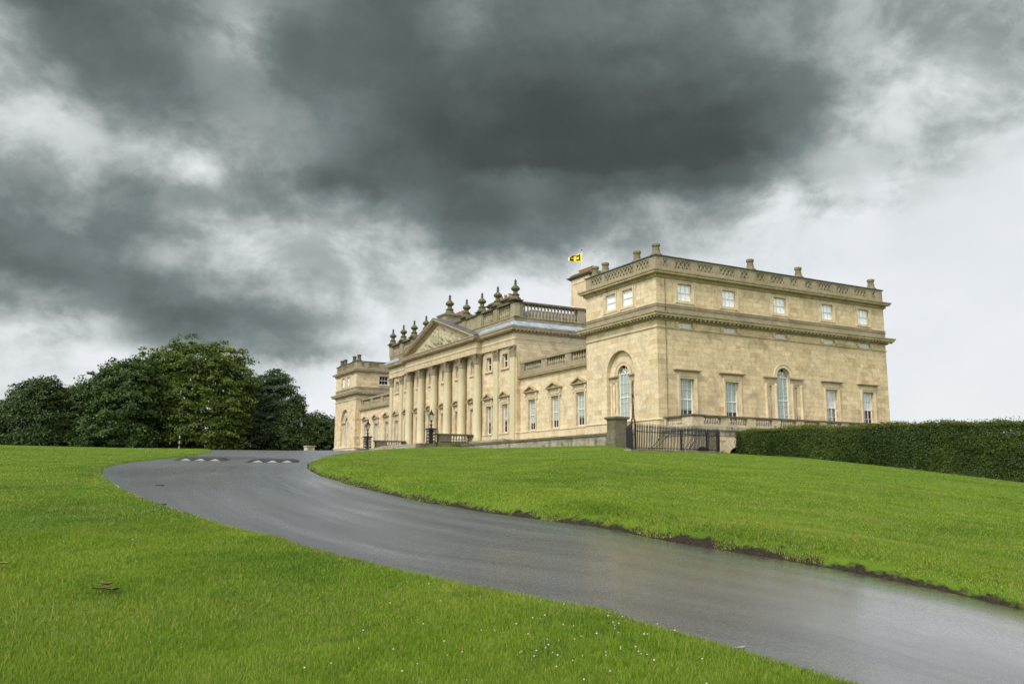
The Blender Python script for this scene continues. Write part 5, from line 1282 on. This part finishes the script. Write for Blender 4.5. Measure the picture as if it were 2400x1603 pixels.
dk = MB(); dk.box(TX0+.6, 35.5, TY+.62, -.3, -5.4, -1.4); at0(dk.build('dark_vault', M['dark'], te), te)
b = MB(); b.sweep([(.0, -1.32), (.06, -1.30), (.06, -.98), (.12, -.96), (.16, -.90), (.16, -.66), (-.1, -.64)], [(TX0, -.1), (TX0, TY), (36, TY)]); at0(b.build('band', M['greyretain'], te), te)
b = MB(); b.add([(TX0, TY, -.645), (36, TY, -.645), (36, -.01, -.645), (TX0, -.01, -.645)], [(0, 1, 2, 3)]); at0(b.build('floor', M['greyretain'], te), te)
b = MB(); b.box(TX0, TX0+1.05, TY-.02, TY+1.0, -.64, .0); b.box(TX0+.06, TX0+.40, TY+1.0, -.08, -.64, -.52); b.box(TX0+.04, TX0+.42, -.34, -.08, -.52, .0)
px_ = [1.35]; segs = []; x = 1.35
while x < 35:
    segs.append((x, x+1.62)); b.box(x, x+1.62, TY+.04, TY+.38, -.64, -.52); b.box(x+1.62, x+2.42, TY+.01, TY+.41, -.64, .0); x += 2.42
balt = at0(b.build('balustrade', M['terrace'], te), te)
b = MB(); b.box(TX0-.06, TX0+1.11, TY-.08, TY+1.06, .003, .06); b.box(TX0-.09, TX0+1.14, TY-.11, TY+1.09, .063, .14); b.box(TX0-.02, TX0+.48, TY+1.09, -.06, .003, .12); b.box(TX0+1.14, 35.9, TY-.04, TY+.46, .003, .12)
at0(b.build('rail', M['darkrail'], te), te)
bmt = baluster_mesh(.52, .105).mesh('baluster', M['baluster'], True); nb_ = 0
for a, c in segs[:13]:
    for k in range(7):
        o = bpy.data.objects.new('baluster', bmt); COL.objects.link(o); o.parent = balt; o.location = (a+(c-a)*(k+.5)/7, TY+.21, -.52)
for k in range(7):
    o = bpy.data.objects.new('baluster', bmt); COL.objects.link(o); o.parent = balt; o.location = (TX0+.23, TY+1.1+.235*k+.1, -.52)

# ------------------------------------------------------------------ iron railings round the area
def pxy(px, d): th = (px-1200)/2022.0; return to_xy(d, th*d)
Np = Vector(pxy(1481, 46.5)); Ep = Vector(pxy(1678, 56.0)); Bp = Vector((2.6, TY-.12)); Pp = Vector((-1.2, 2.3)); Wp = Vector((.1, -.1))
fe = empty('iron_railings', (Np.x, Np.y, gz(*Np))); tag(fe, 'black wrought-iron spiked railings with one tall scrolled post on a stone kerb', 'railings')
pk_ = MB(); H = 1.22
pk_.tube([(0, 0, 0), (0, 0, H)], .029, 6); pk_.lathe([(.027, H), (.042, H+.02), (.036, H+.05), (.012, H+.20), (.003, H+.24)], seg=6)
pkm = pk_.mesh('picket', M['iron'])
npk = 0
rails = MB()
def run(A, B, n, z0a, z0b, top=1.12, first=True):
    global npk
    d = (B-A)
    for k in range(n):
        t = (k+.5)/n; p = A+d*t; o = bpy.data.objects.new('picket', pkm); COL.objects.link(o); o.parent = fe; o.location = (p.x-fe.location.x, p.y-fe.location.y, z0a+(z0b-z0a)*t-fe.location.z); o.rotation_euler.z = random.uniform(-.3, .3); o.rotation_euler.x = random.uniform(-.012, .012); npk += 1
    for zz in (.10, .98): rails.tube([(A.x, A.y, z0a+zz), (B.x, B.y, z0b+zz)], .022, 6)
zN, zE, zB, zP = gz(*Np)+.10, gz(*Ep)+.10, gz(*Bp)+.1, gz(*Pp)+.1
zE = max(zE, zN+.12)
run(Np+(Ep-Np)*.03, Ep, 56, zN, zE); run(Ep, Bp, 16, zE, zB); run(Np+(Pp-Np)*.02, Pp, 26, zN, zP)
at0(rails.build('rails', M['iron'], fe), fe)
dirN = (Ep-Np).normalized()
def scroll(b, c, r, turns, a0, hand, e1, z, flat=1.0):
    pts = []
    for k in range(22):
        t = k/21; a = a0+hand*2*PI*turns*t; rr = r*(1-.8*t); pts.append((c[0]+e1[0]*rr*math.cos(a), c[1]+e1[1]*rr*math.cos(a), z+rr*math.sin(a)*flat))
    b.tube(pts, .0065, 5)
def panel_post(P, z0, h, w, tall):
    b = MB(); e = dirN
    for s_ in (0, w): b.box(-.024, .024, -.024, .024, 0, h, Matrix.Translation((P.x+e.x*s_, P.y+e.y*s_, z0)))
    c = (P.x+e.x*w/2, P.y+e.y*w/2)
    for zz in (.03, h*.5, h-.03): b.tube([(P.x, P.y, z0+zz), (P.x+e.x*w, P.y+e.y*w, z0+zz)], .018, 5)
    n = int(h/.21)
    for k in range(n):
        zz = z0+.12+(h-.2)*k/max(1, n-1); scroll(b, c, w*.40, 1.25, PI/2 if k % 2 else -PI/2, 1 if k % 2 else -1, e, zz)
    if tall:
        top = z0+h; hh = 1.12
        for s_ in (-1, 1):
            for g in range(3):
                b.tube([(c[0]+e.x*s_*w*.5*(1-t)**1.3*(1-.25*g), c[1]+e.y*s_*w*.5*(1-t)**1.3*(1-.25*g), top+hh*t*(1-.16*g)) for t in np.linspace(0, 1, 8)], .006, 5)
            for k in range(4): scroll(b, (c[0]+e.x*s_*w*.25*(1-k*.2), c[1]+e.y*s_*w*.25*(1-k*.2)), .085-.012*k, 1.2, 0, s_, e, top+.12+.2*k)
        b.tube([(c[0], c[1], top), (c[0], c[1], top+hh+.10)], .007, 6); b.lathe([(.02, 0), (.06, .03), (.02, .07), (.045, .12), (.0, .2)], (c[0], c[1], top+hh+.04), 8)
        for s_ in (-1, 1): scroll(b, (c[0]+e.x*s_*.09, c[1]+e.y*s_*.09), .07, 1.0, PI if s_ > 0 else 0, -s_, e, top+hh+.14)
    return at0(b.build('post', M['iron'], fe, True), fe)
panel_post(Np-dirN*.02, zN, 1.62, .36, True)
for t in (.53, .86): panel_post(Np+(Ep-Np)*t, zN+(zE-zN)*t, 1.18, .32, False)
b = MB()
for t0, x1, s_ in ((.16, .36, 1), (.20, .42, 1), (.26, .33, -1), (.55, .72, 1), (.60, .78, 1)):        # curved raking stays behind the pickets
    A = Np+(Ep-Np)*t0; B = Np+(Ep-Np)*x1; nn = Vector((-dirN.y, dirN.x))*.28; pts = []
    for t in np.linspace(0, 1, 8): p = A+(B-A)*t+nn*(math.sin(PI*t)*.3+.2*t); pts.append((p.x, p.y, zN+(zE-zN)*t0+.02+1.02*(t**(1.5 if s_ > 0 else .7))))
    b.tube(pts, .017, 6)
at0(b.build('stays', M['iron'], fe, True), fe)
b = MB()
def kerbline(A, B, za, zb, w=.22):
    d = (B-A).normalized(); n_ = Vector((d.y, -d.x))*w; ps = [A-n_-d*w, B-n_+d*w, B+n_+d*w, A+n_-d*w]; zz = [za, zb, zb, za]
    b.add([(p.x, p.y, z-.9) for p, z in zip(ps, zz)]+[(p.x, p.y, z) for p, z in zip(ps, zz)], [(3, 2, 1, 0), (4, 5, 6, 7), (0, 1, 5, 4), (1, 2, 6, 5), (2, 3, 7, 6), (3, 0, 4, 7)])
kerbline(Np-dirN*.35, Ep, zN, zE); kerbline(Ep, Bp, zE-.003, zB-.003)
at0(b.build('kerb', M['greyretain'], fe), fe)

# ------------------------------------------------------------------ lamps on openwork pedestals
M['lampglass'] = glass('lantern_glass', (.80, .84, .80), .35)
M['rustiron'] = plain('mossy_iron', (.030, .026, .018), .7, .2, .6, 6, .4)
def make_lamp(x, y, z, label):
    o = empty('lamp_standard', (x, y, z)); tag(o, label, 'lamp standard', 'lamp standards before the portico')
    b = MB(); 
    for sx in (-1, 1):
        for sy in (-1, 1): b.box(sx*.31-.035, sx*.31+.035, sy*.31-.035, sy*.31+.035, .12, 1.42)
    b.box(-.42, .42, -.42, .42, 0, .12); b.box(-.10, .10, -.10, .10, .122, 1.419)
    for s_ in range(4):
        mx = Matrix.Rotation(PI/2*s_, 4, 'Z')
        for zz in (.30, .62, .94, 1.24):
            for sg in (-1, 1):
                b.tube([tuple(mx @ Vector((sg*.12+.10*(1-k/12*.8)*math.cos(k*.75), -.33, zz+.13*(1-k/12*.8)*math.sin(k*.75)))) for k in range(13)], .016, 4)
    b.build('pedestal', M['iron'], o)
    b = MB(); b.box(-.46, .46, -.46, .46, 1.423, 1.50); b.box(-.40, .40, -.40, .40, 1.503, 1.56); b.build('pedestal_cap', M['rustiron'], o)
    b = MB(); b.lathe([(.16, 1.56), (.18, 1.60), (.10, 1.66), (.07, 1.76), (.13, 1.86), (.13, 1.92), (.06, 1.98), (.05, 2.12), (.10, 2.18), (.05, 2.24), (.09, 2.32), (.14, 2.35)], seg=10)
    for k in range(4):
        a = PI/4+PI/2*k
        for zz, r in ((1.88, .20), (2.22, .16)): b.tube([((.05+r*t)*math.cos(a), (.05+r*t)*math.sin(a), zz+.09*math.sin(4*t)) for t in np.linspace(0, 1, 7)], .016, 5)
    b.build('stem', M['iron'], o, True)
    b = MB(); b.lathe([(.15, 2.36), (.29, 2.86)], seg=8); b.build('lantern_glass', M['lampglass'], o)
    b = MB()
    for k in range(8): a = 2*PI*k/8; b.tube([(.155*math.cos(a), .155*math.sin(a), 2.35), (.295*math.cos(a), .295*math.sin(a), 2.87)], .013, 5)
    b.lathe([(.35, 2.865), (.36, 2.90), (.24, 2.98), (.15, 3.08), (.13, 3.12), (.16, 3.15), (.10, 3.20), (.05, 3.24), (.07, 3.30), (.02, 3.40)], seg=12)
    b.build('lantern_cap', M['iron'], o, True)
    return o
make_lamp(-4.95, 29.05, -1.0, 'black iron lamp standard at the near flank of the entrance steps')
make_lamp(-5.15, 46.8, -1.05, 'black iron lamp standard at the far flank of the entrance steps')

# ------------------------------------------------------------------ flag on the roof
M['pole'] = plain('cream_pole_paint', (.62, .58, .46), .5, var=.1)
fx_, fy_ = 12.0, 27.75
fp = empty('flagpole', (fx_, fy_, 12.2)); tag(fp, 'pale flagpole above the roof flying a black and yellow flag', 'flagpole')
b = MB(); b.tube([(0, 0, -.6), (0, 0, 8.1)], [.06, .04], 8); b.build('pole', M['pole'], fp)
b = MB(); b.lathe([(.02, 8.1), (.07, 8.14), (.08, 8.2), (.04, 8.27), (.0, 8.3)], seg=8); b.build('finial', M['iron'], fp)
def flag_mat():
    m, t, bs, o = mat('flag_cloth'); uv = t.add('ShaderNodeAttribute'); uv.attribute_name = 'fu'; u = uv.outputs['Fac']; vv = t.add('ShaderNodeAttribute'); vv.attribute_name = 'fv'; v = vv.outputs['Fac']
    du = t.math('ABSOLUTE', t.math('SUBTRACT', u, .5)); dv = t.math('ABSOLUTE', t.math('SUBTRACT', v, .5))
    edge = t.math('GREATER_THAN', t.math('MAXIMUM', t.math('MULTIPLY', du, 1.0), dv), .42)
    ar1 = t.math('MULTIPLY', t.math('LESS_THAN', dv, t.math('ADD', .085, t.rng(du, .18, .28, 0, .10))), t.math('LESS_THAN', du, .29))
    ar2 = t.math('MULTIPLY', t.math('LESS_THAN', du, t.math('ADD', .065, t.rng(dv, .18, .28, 0, .08))), t.math('LESS_THAN', dv, .31))
    k = t.math('MAXIMUM', edge, t.math('MAXIMUM', ar1, ar2))
    spots = t.math('GREATER_THAN', t.math('SINE', t.math('MULTIPLY', u, 55)), .82); spots = t.math('MULTIPLY', spots, t.math('GREATER_THAN', dv, .455))
    c = t.mix(k, (.018, .018, .024), (.80, .62, .02)); c = t.mix(spots, c, (.03, .03, .03)); t.l.new(c, bs.inputs['Base Color']); bs.inputs['Roughness'].default_value = .8
    return m
nu, nv = 28, 16; V = []; F = []; fu = []; fv = []; fd = Vector((-LATX, -LATY, 0)).normalized(); fn = Vector((-fd.y, fd.x, 0))
for i in range(nu+1):
    for j in range(nv+1):
        u, v = i/nu, j/nv; p = fd*(1.40*u+.07)+fn*(.20*math.sin(8*u+1.5*v)*u**.6); z = 7.85-1.0*(1-v)*1.0+.0-.50*u*v+.02*u+.07*math.sin(9*u+3*v)*u**.5
        V.append((p.x, p.y, z+.05)); fu.append(u); fv.append(v)
for i in range(nu):
    for j in range(nv): F.append((i*(nv+1)+j, (i+1)*(nv+1)+j, (i+1)*(nv+1)+j+1, i*(nv+1)+j+1))
fo = np_mesh('flag', np.array(V), np.array(F), flag_mat(), [('fu', 'POINT', np.array(fu)), ('fv', 'POINT', np.array(fv))], True); fo.parent = fp

# ------------------------------------------------------------------ speed cushions on the drive
M['rubber'] = plain('black_rubber', (.022, .022, .024), .6, var=.3, scale=8, bump=.3)
M['marking'] = plain('white_road_paint', (.26, .255, .23), .6, var=.2, scale=12)
def surf(px, py):
    """where a sight line meets the ground"""
    dv_ = fwd*2021.9+r2*(px-1200)-u2*(py-801.5); dv_.normalize(); t = np.arange(3, 140, .02); P_ = np.array(CAM)[None]+t[:, None]*np.array(dv_)[None]
    hit = P_[:, 2] < height(P_[:, 0], P_[:, 1]); return P_[np.argmax(hit)] if hit.any() else None
def cushion(p, w, label):
    x, y, z = p; o = empty('speed_cushion', (x, y, float(height(x, y))-.01)); o.rotation_euler.z = -YAW*.55; tag(o, label, 'speed cushion', 'speed cushions across the drive')
    sx = (height(x+.5, y, False)-height(x-.5, y, False)); sy = (height(x, y+.5, False)-height(x, y-.5, False))
    rz = o.rotation_euler.z; ax = sx*math.cos(rz)+sy*math.sin(rz); ay = -sx*math.sin(rz)+sy*math.cos(rz)
    f = lambda a, b_, c: (a, b_, c+ax*a+ay*b_)
    hw_, ln, h_ = w/2, 1.5, .085
    b = MB(); b.add([f(-hw_, -.85, 0), f(hw_, -.85, 0), f(hw_, ln, 0), f(-hw_, ln, 0), f(-hw_+.22, -.22, h_), f(hw_-.22, -.22, h_), f(hw_-.22, ln-.6, h_), f(-hw_+.22, ln-.6, h_)],
                    [(0, 1, 5, 4), (1, 2, 6, 5), (2, 3, 7, 6), (3, 0, 4, 7), (4, 5, 6, 7)]); b.build('body', M['rubber'], o)
    for k in range(3):
        c = (k-1)*w*.27; t = MB(); hh = lambda yy: h_*min(1, max(0, (yy+.85)/.63))+.004
        t.add([f(c-.19, -.74, hh(-.74)), f(c+.19, -.74, hh(-.74)), f(c+.02, -.36, hh(-.36)), f(c-.02, -.36, hh(-.36))], [(0, 1, 2, 3)]); t.build('arrow_marking', M['marking'], o)
cushion(surf(474, 1078), 1.9, 'black rubber speed cushion with white arrows nearer the left verge')
cushion(surf(640, 1082), 1.9, 'black rubber speed cushion with white arrows nearer the right lawn')
# ------------------------------------------------------------------ small things
def ground_at(px, d): x, y = pxy(px, d); return x, y, gz(x, y)
x, y, z = ground_at(426, 66)
mk = empty('marker_post', (x, y, z-.1)); tag(mk, 'slim black and white banded marker post in front of the beech', 'post')
for k in range(5):
    b = MB(); b.lathe([(.05, 0), (.05, .2)], seg=10); b.build('band', M['marking'] if k % 2 == 0 else M['iron'], mk, True, (0, 0, .1+.202*k))
x, y, z = ground_at(729, 88)
sb_ = empty('stone_block', (x, y, z-.2)); tag(sb_, 'low square stone block at the far end of the forecourt near the trees', 'stone block'); sb_.rotation_euler.z = .1
b = MB(); b.box(-.40, .40, -.4, .4, 0, .58); b.build('shaft', M['terrace'], sb_); b = MB(); b.box(-.46, .46, -.46, .46, .583, .69); b.build('cap', M['terrace'], sb_)
M['dryleaf'] = plain('dry_leaf', (.11, .08, .035), .8, var=.4, scale=30); M['yleaf'] = plain('yellow_leaf', (.30, .19, .045), .7, var=.3, scale=30); M['paleleaf'] = plain('pale_leaf', (.20, .21, .17), .7, var=.3, scale=30)
def leaf(px, py, ln, w, rz, m, label, grp=None, dz=.05, roll=.3):
    p = surf(px, py); b = MB(); n = 8; vs = []; fs = []
    for i in range(n+1):
        t = i/n; hw_ = w*math.sin(PI*min(.98, max(.03, t)))**.7*.5
        for s_ in (-1, 0, 1): vs.append(((t-.5)*ln, s_*hw_, .35*ln*(t-.5)**2+abs(s_)*hw_*roll))
    for i in range(n):
        for j in range(2): fs.append((i*3+j, i*3+j+1, i*3+j+4, i*3+j+3))
    vs2 = [(a, c, d-.004) for a, c, d in vs]; b.add(vs, fs); b.add(vs2, [f[::-1] for f in fs])
    o = b.build('fallen_leaf', M[m], None, True, (p[0], p[1], p[2]+dz), rz); tag(o, label, 'leaf', grp); return o
gl_ = 'curled brown leaves lying together'
leaf(236, 1396, .17, .06, .4, 'dryleaf', 'leftmost brown curled leaf in the little heap on the near lawn', gl_, .06)
leaf(247, 1391, .16, .07, -.9, 'dryleaf', 'topmost brown curled leaf in the little heap on the near lawn', gl_, .08)
leaf(258, 1397, .15, .05, -.5, 'dryleaf', 'middle brown curled leaf in the little heap on the near lawn', gl_, .06)
leaf(269, 1398, .10, .06, .9, 'dryleaf', 'rightmost brown curled leaf in the little heap on the near lawn', gl_, .06)
leaf(5, 1335, .12, .07, .2, 'yleaf', 'yellow fallen leaf on the grass at the left edge', None, .06)
leaf(1734, 1523, .11, .05, .1, 'paleleaf', 'pale fallen leaf lying on the wet asphalt', None, .012)
for px, py, lab in ((375, 1137, 'small dark metal gully cover in the drive closer to the cushions'), (377, 1182, 'small dark metal gully cover in the drive by the left verge')):
    p = surf(px, py); b = MB(); b.box(-.07, .07, -.07, .07, -.05, .008)
    for k in range(5): b.box(-.055, .055, -.055+.023*k, -.045+.023*k, .008, .012)
    o = b.build('gully_cover', M['iron'], None, False, (p[0], p[1], float(height(p[0], p[1]))), -YAW); tag(o, lab, 'gully cover', 'gully covers in the drive')
